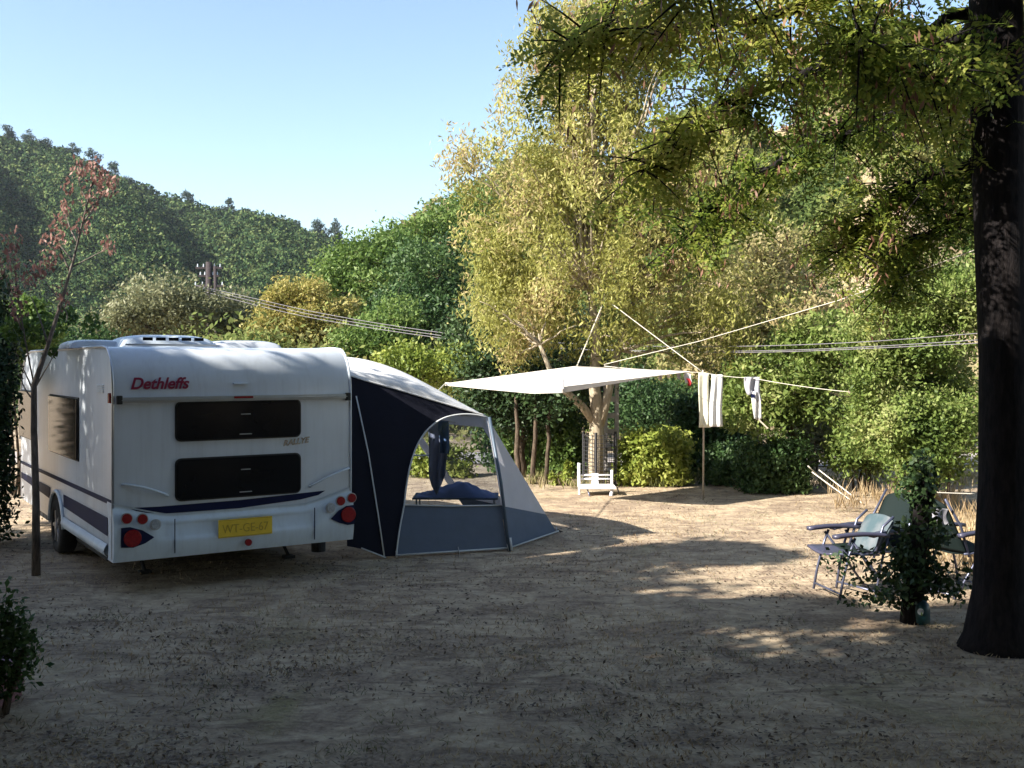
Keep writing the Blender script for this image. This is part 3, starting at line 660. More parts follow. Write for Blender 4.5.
cloth_strip(P(711,374.5,17.3), P(722,374.5,17.3), .86, M['white_cloth'], 'towel', 'white towel on the washing line, right of the cream towel', 'towel', .018, 1.8, -.22)
# shirt: body plus a twisted sleeve
sh = thing('shirt', 'small white shirt with a dark patch drying right of the towels', 'shirt', P(753,378,17.0)*A_(1,1,0))
mb = MB(); mb.grid(lambda u, v: P(744.5+15*u-2*v+(5*v*v), 377+24*v*(1 if u > .5 else .75), 17.0)+A_(0,.03*math.sin(u*11+v*3),0), 10, 8); build(mb, 'chest', M['grey_cloth'], sh, smooth=True, solid=.006)
mb = MB(); mb.grid(lambda u, v: P(751+8*u+3*v, 392+28*v-3*abs(u-.5), 16.98)+A_(0,.03*math.sin(u*9+v*4),0), 8, 10); build(mb, 'sleeve', M['white_cloth'], sh, smooth=True, solid=.006)
mb = MB(); mb.grid(lambda u, v: P(751+4*u, 394+4*v, 16.94), 3, 3); build(mb, 'patch', M['navy'], sh)
mb = MB(); mb.tube([P(757,418,17), P(768,428.5,16.9)], .012, 5); solo(mb, 'stick', M['stick'], 'short pale stick slanting below the small white shirt', 'stick')
cloth_strip(P(684.5,373,17.5), P(691.5,373.5,17.5), .17, M['white_cloth'], 'sock', 'small white cloth pegged beside the red one left of the clothes pole', 'sock', .01, 1, 0)
cloth_strip(P(687,378,17.45), P(691,379,17.45), .12, M['red_cloth'], 'cloth', 'little red cloth on the washing line left of the clothes pole', 'cloth', .01, 1, .3)
for i, px in enumerate((646,658,666,677)):
    cloth_strip(P(px,371.5,17.7), P(px+4,372,17.7), .10+.03*(i % 2), M['grey_cloth'] if i % 2 else M['white_cloth'], 'sock', ['leftmost of the little socks pegged below the canopy edge','second little sock from the left below the canopy edge','third little sock from the left below the canopy edge','little sock below the canopy edge nearest the red cloth'][i], 'sock', .006, 1, .2, 5, 'socks on the washing line')
# guy lines at the right side of the clearing
for i, (x0, y0, x1, y1) in enumerate(((808,466,838,496),(812,472,852,503),(819,470,862,505))):
    rope([P(x0,y0,17.6), G(x1,y1)+A_(0,0,.03)], .010, 'guy_line', M['rope'], ['leftmost pale guy line by the dark hedge','middle pale guy line by the dark hedge','rightmost pale guy line by the dark hedge'][i], 'guy line', 'guy lines right of the dark hedge')
# ------------------------------------------------------------------ power line
pb = P(209,364,50); pb[2] = 0
up = thing('utility_pole', 'dark wooden utility pole with crossarms above the olive trees', 'utility pole', pb)
tp_ = P(209,262,50)
mb = MB(); mb.tube([pb, tp_], [.18,.15], 10); build(mb, 'post', M['wood_pole'], up, smooth=True)
mb = MB(); mb.tube([pb+A_(.45,0,0), P(213,264,50)+A_(.1,0,-.1)], [.13,.09], 8); build(mb, 'brace_post', M['wood_pole'], up, smooth=True)
for yy, w_ in ((268,1.6),(276,1.2),(286,1.9)):
    mb = MB(); c = P(209,yy,50); mb.box(c, (w_*.8, .12, .10)); ca = build(mb, 'crossarm', M['wood_pole'], up)
    for s in (-.42,-.2,.2,.42):
        mb = MB(); mb.tube([c+A_(s*w_*.8,0,.05), c+A_(s*w_*.8,0,.20)], [.04,.025], 8); build(mb, 'insulator', M['hatch'], ca)
for i, (ya, yb, yc, yd) in enumerate(((285,341,346.5,332.5),(287.5,345.5,351.5,339.5),(291.5,346.5,353,343))):
    pts = [P(194+i*5,ya,50), P(262,300+i*3.5,40), P(320,314+i*3.2,32), P(440,333.5+i*2.6,29), P(530,yb+1,26), P(650,yb+6,24), P(770,yc,17), P(880,yc-5,15), P(985,yd,13.5), P(1060,yd-5,12.5)]
    t = np.linspace(0, 1, len(pts)); tt = np.linspace(0, 1, 60); A = np.array(pts)
    A = np.stack([np.interp(tt, t, A[:,k]) for k in range(3)], 1)
    for _ in range(12): A[1:-1] = (A[:-2]+2*A[1:-1]+A[2:])/4
    mb = MB(); mb.tube(A, np.interp(tt, [0,1], [.011,.0045]), 5); solo(mb, 'power_line', M['wire'], ['uppermost cable running from the utility pole over the pitch','middle cable running from the utility pole over the pitch','lowest cable running from the utility pole over the pitch'][i], 'cable', 'cables over the pitch', smooth=True)
# ------------------------------------------------------------------ garden chair by the pale tree
gb = G(600,495); gc = thing('garden_chair', 'white plastic garden chair in front of the pale tree', 'chair', gb)
gd = gb[1]
def gp(px, py, dy=0): return P(px, py, gd+dy)
def bar(a, b, w, d, name, m, par):
    a = np.array(a); b = np.array(b); mb = MB(); mb.tube([a, lerp(a,b,.5), b], w, 8); o = build(mb, name, m, par, smooth=True); return o
bar(gp(579,463,.25), gp(579,487,.25), .028, 0, 'arm_post', M['plastic'], gc)
bar(gp(579,487,.25), gp(580,500,.0), .018, 0, 'leg', M['plastic'], gc); bar(gp(587,488,-.1), gp(590,497,-.25), .012, 0, 'leg', M['chair_frame'], gc)
bar(gp(612,487,-.1), gp(611,499,-.2), .030, 0, 'leg', M['plastic'], gc); bar(gp(617,487,.25), gp(620,496,.2), .012, 0, 'leg', M['chair_frame'], gc)
mb = MB(); mb.box(gp(597,486.5,.05), (.62,.50,.035)); build(mb, 'seat', M['plastic'], gc, bevel=.012)
for yy in (475,478.8): bar(gp(581,yy,.28), gp(612,yy,.28), .014, 0, 'back_slat', M['plastic'], gc)
mb = MB(); mb.box(gp(595,479,.30), (.12,.02,.20)); build(mb, 'backrest', M['plastic'], gc, bevel=.006)
bar(gp(612,470,.25), gp(612,487,.2), .024, 0, 'arm_post', M['plastic'], gc)
# netting guard round the trunk and the post behind
TB = G(597,489); TB[1] = 19.3; TB[0] = (597-512)/F*19.3; TB[2] = 0
gd_ = thing('tree_guard', 'dark netting guard standing round the foot of the pale tree', 'tree guard', TB)
zt = P(600,435,19.0)[2]; mb = MB(); cc = TB+A_(.05,0,0); R_ = .30
for k in range(18):
    t = 2*math.pi*k/18; mb.tube([cc+A_(R_*math.cos(t),R_*math.sin(t),0), cc+A_(R_*math.cos(t),R_*math.sin(t),zt)], .006, 4)
for z in np.arange(.05, zt, .07): mb.tube([cc+A_(R_*math.cos(t),R_*math.sin(t),z) for t in np.linspace(0, 2*math.pi, 20)], .005, 4, False)
build(mb, 'netting', M['net'], gd_)
for t in (.2, 2.9, 4.4):
    mb = MB(); mb.tube([cc+A_(R_*math.cos(t),R_*math.sin(t),-.05), cc+A_(R_*math.cos(t),R_*math.sin(t),zt+.04)], .028, 6); build(mb, 'stake', M['net'], gd_)
pp = P(611,430,20.4); pp[2] = 0; pt_ = thing('concrete_post', 'grey concrete post behind the pale tree trunk', 'post', pp)
mb = MB()
for dx in (-.11,.11): mb.box(pp+A_(dx,0,1.0), (.07,.20,2.1))
for z in np.arange(.3, 2.1, .32): mb.box(pp+A_(0,0,z), (.15,.14,.10))
build(mb, 'shaft', M['concrete'], pt_)
mb = MB(); mb.box(pp+A_(0,0,2.08), (.32,.24,.06)); build(mb, 'cap', M['concrete'], pt_, bevel=.01)

# ------------------------------------------------------------------ folding chairs on the right
def fold_chair(loc_, rz, label, cloth, hi=.52, cover=None):
    t = thing('folding_chair', label, 'chair', loc_, rz, 'folding chairs beside the big dark trunk')
    L = lambda x, y, z: A_(x, y, z)
    def lt(pts, r, name, m):
        mb = MB(); mb.tube(pts, r, 7); build(mb, name, m, t, local=True, smooth=True)
    for s in (-1, 1):
        y = s*.27
        lt([L(.26,y,.01), L(.22,y,.22), L(.16,y,.44), L(.10,y,.60)], .013, 'front_leg', M['chair_frame'])
        lt([L(-.30,y,.01), L(-.05,y,.34), L(.14,y,.58)], .013, 'rear_leg', M['chair_frame'])
        lt([L(-.10,y*.93,.40), L(-.20,y*.93,.70), L(-.20-hi*.45,y*.93,.55+hi)], .013, 'back_tube', M['chair_frame'])
        mb = MB(); mb.grid(lambda u, v: L(-.24+.56*u, y-.035+.07*v, .615+.02*math.sin(math.pi*u)), 10, 2); build(mb, 'armrest', M['chair_pad'], t, local=True, smooth=True, solid=.035)
        lt([L(-.16,y*.93,.43), L(.30,y*.93,.45)], .012, 'seat_rail', M['chair_frame'])
    lt([L(.25,-.27,.07), L(.25,.27,.07)], .011, 'cross_bar', M['chair_frame']); lt([L(-.28,-.27,.04), L(-.28,.27,.04)], .011, 'cross_bar', M['chair_frame'])
    mb = MB(); mb.grid(lambda u, v: L(-.14+.48*u, -.25+.5*v, .44-.03*math.sin(math.pi*v)+.012*u), 10, 8); build(mb, 'seat', M['chair_pad'] if cloth is M['chair_cloth'] else cloth, t, local=True, smooth=True, solid=.02)
    mb = MB()
    def bk(u, v):
        z = .44+u*(.09+hi); x = -.13-.10*u*1.1-u*hi*.38; w = 1 if u < .8 else math.sqrt(max(0, 1-((u-.8)/.2)**2))*.45+.55
        return L(x-.03*math.sin(math.pi*v), (v-.5)*.5*w, z)
    mb.grid(bk, 16, 8); build(mb, 'backrest', cloth, t, local=True, smooth=True, solid=.02)
    return t
g1 = G(856,598); fold_chair((g1[0], g1[1]+.15, 0), math.radians(190), 'folding chair with pale striped cloth back standing in the sun', M['chair_cloth'], .24)
g2 = G(898,604); fold_chair((g2[0]-.02, g2[1]+.55, 0), math.radians(205), 'tall dark green folding chair behind the leafy post', M['green_cloth'], .42)
g3 = G(968,604); fold_chair((g3[0]+.12, g3[1]+.5, 0), math.radians(20), 'dark folding chair close against the left side of the big trunk', M['green_cloth'], .42)
# pale folded cloth hanging over an upright stick, canister
cloth_strip(P(933,508,9.75), P(948,509,9.75), .15, M['grey_cloth'], 'cloth', 'pale grey cloth hanging beside the dark leafy post', 'cloth', .02, 1, .1)
rope([P(918,492,9.9), P(975,494,9.9)], .006, 'branch_line', M['rope'], 'short string between the leafy post and the dark chair', 'string')
cg = G(920,623); cn = thing('canister', 'small dark teal canister with a pale spot under the leafy post', 'canister', cg)
V = [(0,0),(.075,0),(.085,.02),(.085,.13),(.075,.17),(.045,.20),(.03,.205),(.03,.235),(0,.235)]; mb = MB(); k = 20
W_ = [cg+A_(r*math.cos(2*math.pi*i/k), r*math.sin(2*math.pi*i/k), z) for i in range(k) for r, z in V]; n_ = len(V)
mb.add(W_, [(i*n_+j, ((i+1)%k)*n_+j, ((i+1)%k)*n_+j+1, i*n_+j+1) for i in range(k) for j in range(n_-1)]); build(mb, 'shell', M['teal'], cn, smooth=True)
mb = MB(); c_ = cg+A_(-.03,-.088,.12); mb.prism([c_+A_(.028*math.cos(t),0,.028*math.sin(t)) for t in np.linspace(0, 2*math.pi, 14, endpoint=False)], (0,-.006,0)); build(mb, 'spot', M['clear'], cn)
mb = MB(); mb.tube([cg+A_(-.03,0,.23), cg+A_(0,0,.275), cg+A_(.03,0,.23)], .006, 6); build(mb, 'handle', M['steel'], cn)
# brick planter bottom left
b0 = A_(-3.66, 6.60, -.09); pl_ = thing('brick_planter', 'low plum brick planter at the bottom left corner', 'planter', b0)
mb = MB(); 
for r_i in range(4):
    for c_i in range(4):
        mb.box(b0+A_(-.36+.2*c_i+(.0 if r_i % 2 else .04), -.25, .045+.085*r_i), (.19,.10,.075))
        mb.box(b0+A_(.28, -.16+.2*c_i+(.0 if r_i % 2 else .04), .045+.085*r_i), (.10,.19,.075))
build(mb, 'wall', M['brick'], pl_, bevel=.006)
mb = MB(); mb.box(b0+A_(-.08,.1,.16), (.66,.66,.30)); build(mb, 'soil_bed', M['soil'], pl_)
mb = MB(); mb.box(b0+A_(-.05,-.26,.37), (.80,.15,.04)); mb.box(b0+A_(.29,.21,.372), (.14,.78,.04)); build(mb, 'coping', mat('plum coping', (.26,.15,.19), .8, 0, .4, 20, .15), pl_, bevel=.008)

#@@PLANTS
# ------------------------------------------------------------------ plants
def E(px, py, d, rx, ry, rz=None, w=None):      # crown ellipsoid from its pixel centre and pixel radii
    s = d/F; return (P(px,py,d), (rx*s, (rz if rz else rx)*s, ry*s), w if w else rx*ry)
def gr(px, d): return A_((px-512)/F*d, d, 0)
# the big pale-stemmed willowy tree in the middle
t = thing('pale_tree', 'tall yellow green tree with pale forked trunk beside the canopy', 'tree', TB)
tb = MB(); d = 19.3
fork = P(597,420,d)
tb.tube(wob(np.array([TB+A_(0,0,-.1), P(596,470,d), P(597,440,d), P(596,405,d), P(594,380,d), P(597,340,d), P(590,290,d)]), .01), [.18,.155,.15,.115,.105,.09,.06], 10)
tb.tube(np.array([P(597,430,d), P(604,410,d), P(609,388,d), P(618,350,d+.2), P(634,300,d+.4)]), [.11,.09,.08,.065,.04], 8)
tb.tube(np.array([P(596,424,d), P(582,406,d-.1), P(566,392,d-.3), P(550,370,d-.5), P(540,345,d-.7)]), [.09,.075,.065,.05,.03], 8)
ells = [E(560,300,d,95,55), E(500,265,d,60,75), E(600,215,d,100,90), E(540,165,d,65,70), E(620,110,d,75,80), E(565,90,d,42,65), E(590,35,d,60,50,None,5200), E(545,75,d,35,50), E(640,60,d,60,60), E(690,240,d,90,80), E(720,320,d,70,55), E(640,330,d,70,35), E(470,165,d,20,32), E(500,110,d,22,30,None,900), E(735,380,d,30,18,None,500), E(520,345,d,28,22,None,900), E(680,160,d,60,60)]
cs = clump_centres(ells, 480, .1)
seeds = [P(590,290,d), P(634,300,d+.4), P(540,345,d-.7), P(597,340,d), P(618,350,d+.2)]
for c in cs[:170]:
    a = min(seeds, key=lambda s: np.linalg.norm(s-c)+ (5 if s[2] > c[2] else 0)); ln = np.linalg.norm(c-a)
    tb.tube(wob(bez(a, lerp(a, c, .5)+A_(0,0,.10*ln), c, 8), ln*.018), np.linspace(.012+.010*ln, .005, 8), 5)
build(tb, 'trunk', M['bark_pale'], t, smooth=True)
Q = []
for c in cs:
    s = rng.uniform(.6, 1.3); p, u = blob(c, (.36*s,.36*s,.46*s), int(205*s)); Q.append(leafquads(p, .105, .30, .9, u+A_(0,0,.3), .5))
quads(np.vstack(Q), 'crown', M['lf_willow'], t)

# background trees, left to right
BK = [
 # name, label, base px, depth, ellipsoids, clumps, clump radius, leaves, size, material
 ('olive_tree', 'grey green olive-like tree left of the utility pole', 155, 46, [E(155,308,46,46,26),E(120,320,46,22,16),E(185,305,46,20,18)], 46, .9, 330, .20, 'lf_olive', .2, .15),
 ('olive_tree', 'grey green olive-like tree right of the utility pole', 235, 48, [E(236,318,48,34,18)], 24, .9, 330, .20, 'lf_olive', .2, .15),
 ('yellow_tree', 'round yellowing tree behind the caravan roof', 300, 40, [E(298,318,40,34,30),E(266,322,40,20,26),E(335,325,40,32,30),E(280,298,40,14,12),E(312,296,40,16,12)], 80, .6, 380, .15, 'lf_yellow', .14, .15),
 ('green_tree', 'loose green tree beside the right end of the yellowing tree', 365, 33, [E(362,345,33,30,26),E(385,330,33,20,26)], 36, .6, 340, .14, 'lf_green', .12, .12),
 ('green_tree', 'mid green tree behind the yellowing tree', 370, 44, [E(372,290,44,44,42),E(345,278,44,22,26),E(395,262,44,28,30)], 60, .9, 360, .18, 'lf_green', .2, .12),
 ('dark_tree', 'dark green tree at the middle of the background', 420, 36, [E(395,315,36,32,38),E(440,300,36,44,60),E(415,340,36,45,36)], 80, .75, 360, .16, 'lf_deep', .22, .12),
 ('tall_green_tree', 'tall green tree on the slope left of the pale tree', 425, 52, [E(428,248,52,36,40),E(405,262,52,26,30),E(460,235,52,30,44)], 50, 1.1, 360, .22, 'lf_green', .25, .12),
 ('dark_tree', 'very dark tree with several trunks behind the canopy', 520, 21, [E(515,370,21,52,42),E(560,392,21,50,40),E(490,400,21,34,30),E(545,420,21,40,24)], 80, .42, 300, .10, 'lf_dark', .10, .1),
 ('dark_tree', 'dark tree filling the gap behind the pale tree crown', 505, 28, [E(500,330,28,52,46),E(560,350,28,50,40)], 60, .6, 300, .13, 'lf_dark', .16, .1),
 ('small_tree', 'low yellow green bush-like tree just above the tent roof', 410, 24, [E(405,362,24,34,16),E(455,366,24,30,18)], 36, .38, 300, .10, 'lf_hedge', .07, .1),
 ('dusty_tree', 'dusty brown green tree right of the pale tree', 755, 27, [E(750,310,27,56,60),E(700,360,27,44,40),E(800,330,27,44,56),E(770,260,27,34,36)], 90, .6, 340, .13, 'lf_dusty', .15, .1),
 ('dusty_tree', 'light stemmed tree behind the hanging shirt', 790, 18.7, [E(795,375,18.7,46,44),E(755,400,18.7,34,30),E(830,345,18.7,40,40)], 90, .38, 320, .10, 'lf_bright', .08, .1),
 ('green_tree', 'fresh green tree left of the big dark trunk', 915, 16.8, [E(915,350,16.8,52,56),E(955,300,16.8,44,50),E(870,400,16.8,44,44),E(945,400,16.8,50,50),E(885,335,16.8,34,36)], 150, .38, 420, .078, 'lf_bright', .11, .1),
 ('green_tree', 'green tree showing right of the big dark trunk', 1040, 22, [E(1040,330,22,60,120)], 50, .6, 320, .12, 'lf_green', .12, .1),
 ('green_tree', 'tall green tree behind the clearing right of the washing', 660, 26, [E(660,400,26,52,32),E(630,410,26,34,26)], 50, .5, 300, .11, 'lf_deep', .12, .1),
]
for nm, lb, bx, dd, el, nc, cr_, nl, ls, lm, tr, lo_ in BK:
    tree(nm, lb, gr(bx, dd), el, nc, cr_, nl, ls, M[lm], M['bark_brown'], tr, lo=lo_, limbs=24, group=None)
# extra thin trunks of the dark clump
for i, (px, lean) in enumerate(((518,-2),(533,3),(546,6))):
    b = gr(px, 19.8); tt_ = thing('thin_tree', ['leftmost thin dark trunk under the canopy','middle thin dark trunk under the canopy','rightmost thin dark trunk under the canopy'][i], 'tree', b, 0, 'thin dark trunks under the canopy')
    mb = MB(); top = P(px+lean, 395, 19.8); mb.tube(wob(np.linspace(b, top, 7), .02), np.linspace(.065-.01*i, .03, 7), 7)
    build(mb, 'trunk', M['bark_brown'], tt_, smooth=True)
    Q = [leafquads(*(lambda pu: (pu[0], .09, .5, .2, pu[1], 1))(blob(top+A_(rng.normal()*.3, rng.normal()*.3, rng.normal()*.25), (.35,.35,.25), 220))) for _ in range(5)]
    quads(np.vstack(Q), 'crown', M['lf_dark'], tt_)
# bushes and hedges
def B(name, label, px, py, d, rx, ry, n, leaf, lm, cat='shrub', ryd=None, nclump=22, **k):
    s = d/F; c = P(px,py,d); return bush(name, label, c, (rx*s, (ryd if ryd else rx)*s, ry*s), n, leaf, M[lm], cat, nclump, **k)
B('hedge', 'bright yellow green laurel hedge right of the pale tree', 652, 462, 19.6, 36, 29, 15000, .10, 'lf_hedge', 'hedge', 22, 80, boxy=True)
B('hedge', 'dark clipped hedge block below the hanging shirt', 772, 470, 18.6, 36, 30, 16000, .085, 'lf_deep', 'hedge', 24, 90, boxy=True)
B('hedge', 'dark hedge block adjoining the clipped hedge on its left', 728, 474, 19.8, 22, 28, 8000, .085, 'lf_deep', 'hedge', 20, 50, boxy=True)
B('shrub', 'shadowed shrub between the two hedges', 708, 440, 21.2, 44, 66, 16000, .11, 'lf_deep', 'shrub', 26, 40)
B('shrub', 'loose sunlit shrub between tent and pale tree', 545, 455, 21.5, 26, 34, 6000, .10, 'lf_green', 'shrub', 20, 20)
B('shrub', 'pale green shrub left of the garden chair', 568, 448, 20.8, 26, 44, 7000, .10, 'lf_green', 'shrub', 20, 22)
B('shrub', 'small pointed light green shrub beside the garden chair', 569, 478, 19.5, 7, 20, 900, .08, 'lf_hedge', 'shrub', 7, 8)
B('shrub', 'low light green shrub next to the garden chair on its far left', 557, 484, 19.6, 12, 12, 900, .08, 'lf_hedge', 'shrub', 9, 8)
B('shrub', 'low tree-edge shrub behind the tent corner', 505, 440, 22.0, 30, 50, 6000, .10, 'lf_green', 'shrub', 22, 20)
B('shrub', 'light green weeping shrub above the guy lines', 860, 440, 18.6, 46, 44, 17000, .08, 'lf_bright', 'shrub', 32, 30, droop=.4)
B('shrub', 'bright green bush behind the folding chairs', 925, 440, 16.0, 60, 50, 24000, .07, 'lf_bright', 'shrub', 40, 36, droop=.3)
B('shrub', 'olive bush over the right end of the clearing', 815, 415, 22.0, 40, 50, 8000, .11, 'lf_olive', 'shrub', 30, 24)
B('shrub', 'green bush right of the big dark trunk', 1045, 450, 13.0, 50, 90, 7000, .09, 'lf_bright', 'shrub', 40, 24)
B('shrub', 'bush seen through the tent window', 440, 470, 21.0, 40, 30, 6000, .10, 'lf_hedge', 'shrub', 24, 20)
B('shrub', 'bush seen below the caravan roof hatch line to the far left', 60, 372, 24, 66, 60, 12000, .12, 'lf_deep', 'shrub', 50, 30)['label'] = 'dark green bush rising behind the front of the caravan'
B('shrub', 'black green bush at the left edge of the photo', -16, 410, 13, 40, 150, 16000, .08, 'lf_dark', 'shrub', 50, 34)
B('shrub', 'leafy sunlit bush behind the caravan nose at the left edge', 18, 330, 18, 46, 36, 9000, .10, 'lf_green', 'shrub', 40, 24)
B('leafy_plant', 'dark trailing leafy plant beside the brick planter', -8, 650, 6.75, 56, 56, 2300, .05, 'lf_deep', 'plant', 20, 20, stems=2)
# leafy post: a stump wrapped in foliage in front of the folding chairs
lp = G(912,622); ls_ = thing('leafy_stump', 'dark ivy covered stump standing left of the big dark trunk', 'stump', lp)
mb = MB(); mb.tube(wob(np.array([lp+A_(0,0,-.05), lp+A_(.02,0,.4), lp+A_(.06,0,.8), lp+A_(.10,0,1.25)]), .015), [.11,.085,.075,.06], 9); build(mb, 'trunk', M['bark_dark'], ls_, smooth=True)
Q = []
for zc_, r_, n_ in ((1.34,.12,240),(1.17,.17,260),(.98,.12,240),(.78,.23,400),(.56,.22,420),(.38,.30,440)):
    p, u = blob(lp+A_(.02+.06*zc_+.05*math.sin(zc_*9),0,zc_), (r_,r_,.16), n_); Q.append(leafquads(p, .065, .55, .2, u, .8))
for k in range(44):
    c = lp+A_(rng.uniform(-.75,.5), rng.uniform(-.3,.3), rng.uniform(.12,.55)); p, u = blob(c, (.12,.12,.08), 26); Q.append(leafquads(p, .055, .55, .2, u, .5))
quads(np.vstack(Q), 'foliage', M['lf_dark'], ls_)
# dry weeds right of the clearing
def tufts(pts, h, n, lean=.35, w=.012):
    Q = []
    for c in pts:
        m = n; b = np.array(c)+np.c_[rng.normal(size=(m,2))*.09, np.zeros(m)]; hh = h*rng.uniform(.5, 1.2, m)
        tip = b+np.c_[rng.normal(size=(m,2))*lean*hh[:,None], hh]; s = nrm(np.c_[rng.normal(size=(m,2)), np.zeros(m)])*w
        md = lerp(b, tip, .5); Q.append(np.stack([b-s*.6, md-s*.7, tip, md+s*.7], 1)[:, [0,1,2,3]])
    return np.vstack(Q)
pts = [G(rng.uniform(895,1000), rng.uniform(520,575)) for _ in range(70)]+[G(rng.uniform(840,960), rng.uniform(497,512)) for _ in range(30)]
tag(quads(tufts(pts, .34, 22), 'dry_weeds', M['straw']), 'dry straw coloured weeds behind the folding chairs', 'weeds', None, 'stuff')
pts = [gr(px, dd) for px, dd in zip(rng.uniform(500,1000,110), rng.uniform(18.9,20.9,110))]
tag(quads(tufts(pts, .2, 26), 'edge_grass', M['lf_scrub']), 'dry grass along the foot of the hedges', 'grass', None, 'stuff')

# dead-leaved sapling in front of the caravan's left wall
sb = G(36,575); dt = thing('dead_sapling', 'thin bare sapling with red brown dead leaves at the caravan side', 'tree', sb); mb = MB(); dd = sb[1]
main = np.array([sb+A_(0,0,-.05), P(36,500,dd), P(34,430,dd), P(34,385,dd), P(48,345,dd), P(62,300,dd), P(73,262,dd), P(82,225,dd), P(92,185,dd), P(98,166,dd)])
mb.tube(main, [.05,.04,.036,.032,.024,.019,.014,.011,.008,.004], 8)
tw = []
for a, b, c in (((34,392),(26,375),(16,352)), ((35,388),(44,372),(56,352)), ((34,400),(24,392),(18,370)), ((62,300),(48,290),(38,268)), ((70,272),(60,250),(54,232)), ((73,262),(62,246),(50,236)), ((78,243),(68,228),(66,212)), ((82,225),(95,205),(112,184)), ((86,212),(98,202),(108,190)), ((70,268),(82,262),(112,246)), ((88,200),(80,190),(78,176)), ((60,305),(70,312),(66,322)), ((34,385),(20,320),(12,250)), ((22,330),(10,300),(2,262)), ((48,345),(40,315),(28,290))):
    q = bez(P(*a,dd), P(*b,dd+.1), P(*c,dd+rng.uniform(-.3,.3)), 7); mb.tube(q, np.linspace(.011,.003,7), 5); tw.append(q)
build(mb, 'trunk', M['bark_twig'], dt, smooth=True)
Q = []
for c, r, n in (((80,168),10,110),((97,172),9,120),((104,186),9,110),((112,184),7,50),((68,186),6,40),((90,200),9,80),((66,208),6,60),((60,225),9,90),((54,240),10,110),((82,226),8,60),((110,246),7,60),((46,268),7,60),((62,290),7,40),((12,240),9,90),((8,262),12,120),((22,285),10,100),((36,272),8,60),((62,305),6,30),((20,310),8,70),((50,258),8,60)):
    cc_ = P(*c,dd); s = dd/F; p, u = blob(cc_, (r*s*1.15,r*s*1.3,r*s*1.4), int(n*.55)); Q.append(leafquads(p, .058, .5, 1.2, None, 0))
quads(np.vstack(Q), 'dead_leaves', M['lf_dead'], dt)
Q = []
for c, r, n in (((40,330),16,220),((66,318),12,120),((14,330),14,220),((92,322),10,80),((52,352),6,40)):
    cc_ = P(*c,dd+.3); s = dd/F; p, u = blob(cc_, (r*s,r*s,r*s), n); Q.append(leafquads(p, .07, .5, .4, None, 0))
quads(np.vstack(Q), 'green_leaves', M['lf_green'], dt)

# ------------------------------------------------------------------ the big dark tree on the right and its overhanging branches
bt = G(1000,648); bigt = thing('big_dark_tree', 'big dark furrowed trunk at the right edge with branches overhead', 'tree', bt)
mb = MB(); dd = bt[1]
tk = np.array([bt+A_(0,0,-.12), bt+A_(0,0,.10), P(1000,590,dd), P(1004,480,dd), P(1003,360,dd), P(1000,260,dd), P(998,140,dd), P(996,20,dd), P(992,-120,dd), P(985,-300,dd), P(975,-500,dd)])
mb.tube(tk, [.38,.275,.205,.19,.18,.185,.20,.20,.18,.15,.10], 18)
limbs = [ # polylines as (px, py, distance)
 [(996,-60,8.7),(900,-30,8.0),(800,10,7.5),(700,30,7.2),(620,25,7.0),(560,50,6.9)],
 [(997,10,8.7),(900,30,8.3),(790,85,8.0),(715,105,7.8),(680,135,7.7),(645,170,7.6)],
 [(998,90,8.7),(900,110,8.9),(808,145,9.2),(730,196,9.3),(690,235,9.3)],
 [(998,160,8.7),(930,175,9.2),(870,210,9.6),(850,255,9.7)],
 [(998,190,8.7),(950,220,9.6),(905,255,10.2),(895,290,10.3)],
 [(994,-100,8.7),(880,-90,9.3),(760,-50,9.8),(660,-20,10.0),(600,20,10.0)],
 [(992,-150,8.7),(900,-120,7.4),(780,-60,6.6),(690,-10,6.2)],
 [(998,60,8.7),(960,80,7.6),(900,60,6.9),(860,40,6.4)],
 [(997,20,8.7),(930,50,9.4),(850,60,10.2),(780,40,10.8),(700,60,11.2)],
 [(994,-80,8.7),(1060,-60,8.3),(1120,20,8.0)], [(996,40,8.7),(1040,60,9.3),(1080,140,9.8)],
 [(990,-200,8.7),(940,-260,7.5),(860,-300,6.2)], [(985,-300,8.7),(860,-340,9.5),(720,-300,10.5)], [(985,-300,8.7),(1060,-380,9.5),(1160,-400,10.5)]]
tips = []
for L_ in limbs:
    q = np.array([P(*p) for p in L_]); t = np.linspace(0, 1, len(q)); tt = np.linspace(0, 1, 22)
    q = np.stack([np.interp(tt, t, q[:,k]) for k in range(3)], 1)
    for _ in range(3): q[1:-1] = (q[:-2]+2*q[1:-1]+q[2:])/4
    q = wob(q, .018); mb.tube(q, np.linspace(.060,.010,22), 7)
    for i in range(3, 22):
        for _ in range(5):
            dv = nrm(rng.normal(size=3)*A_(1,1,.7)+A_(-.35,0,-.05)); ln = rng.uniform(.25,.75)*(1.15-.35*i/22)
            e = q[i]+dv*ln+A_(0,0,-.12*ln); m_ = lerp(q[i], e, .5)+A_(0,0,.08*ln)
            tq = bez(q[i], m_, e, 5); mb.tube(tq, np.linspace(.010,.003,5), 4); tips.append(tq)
build(mb, 'trunk', M['bark_dark'], bigt, smooth=True)
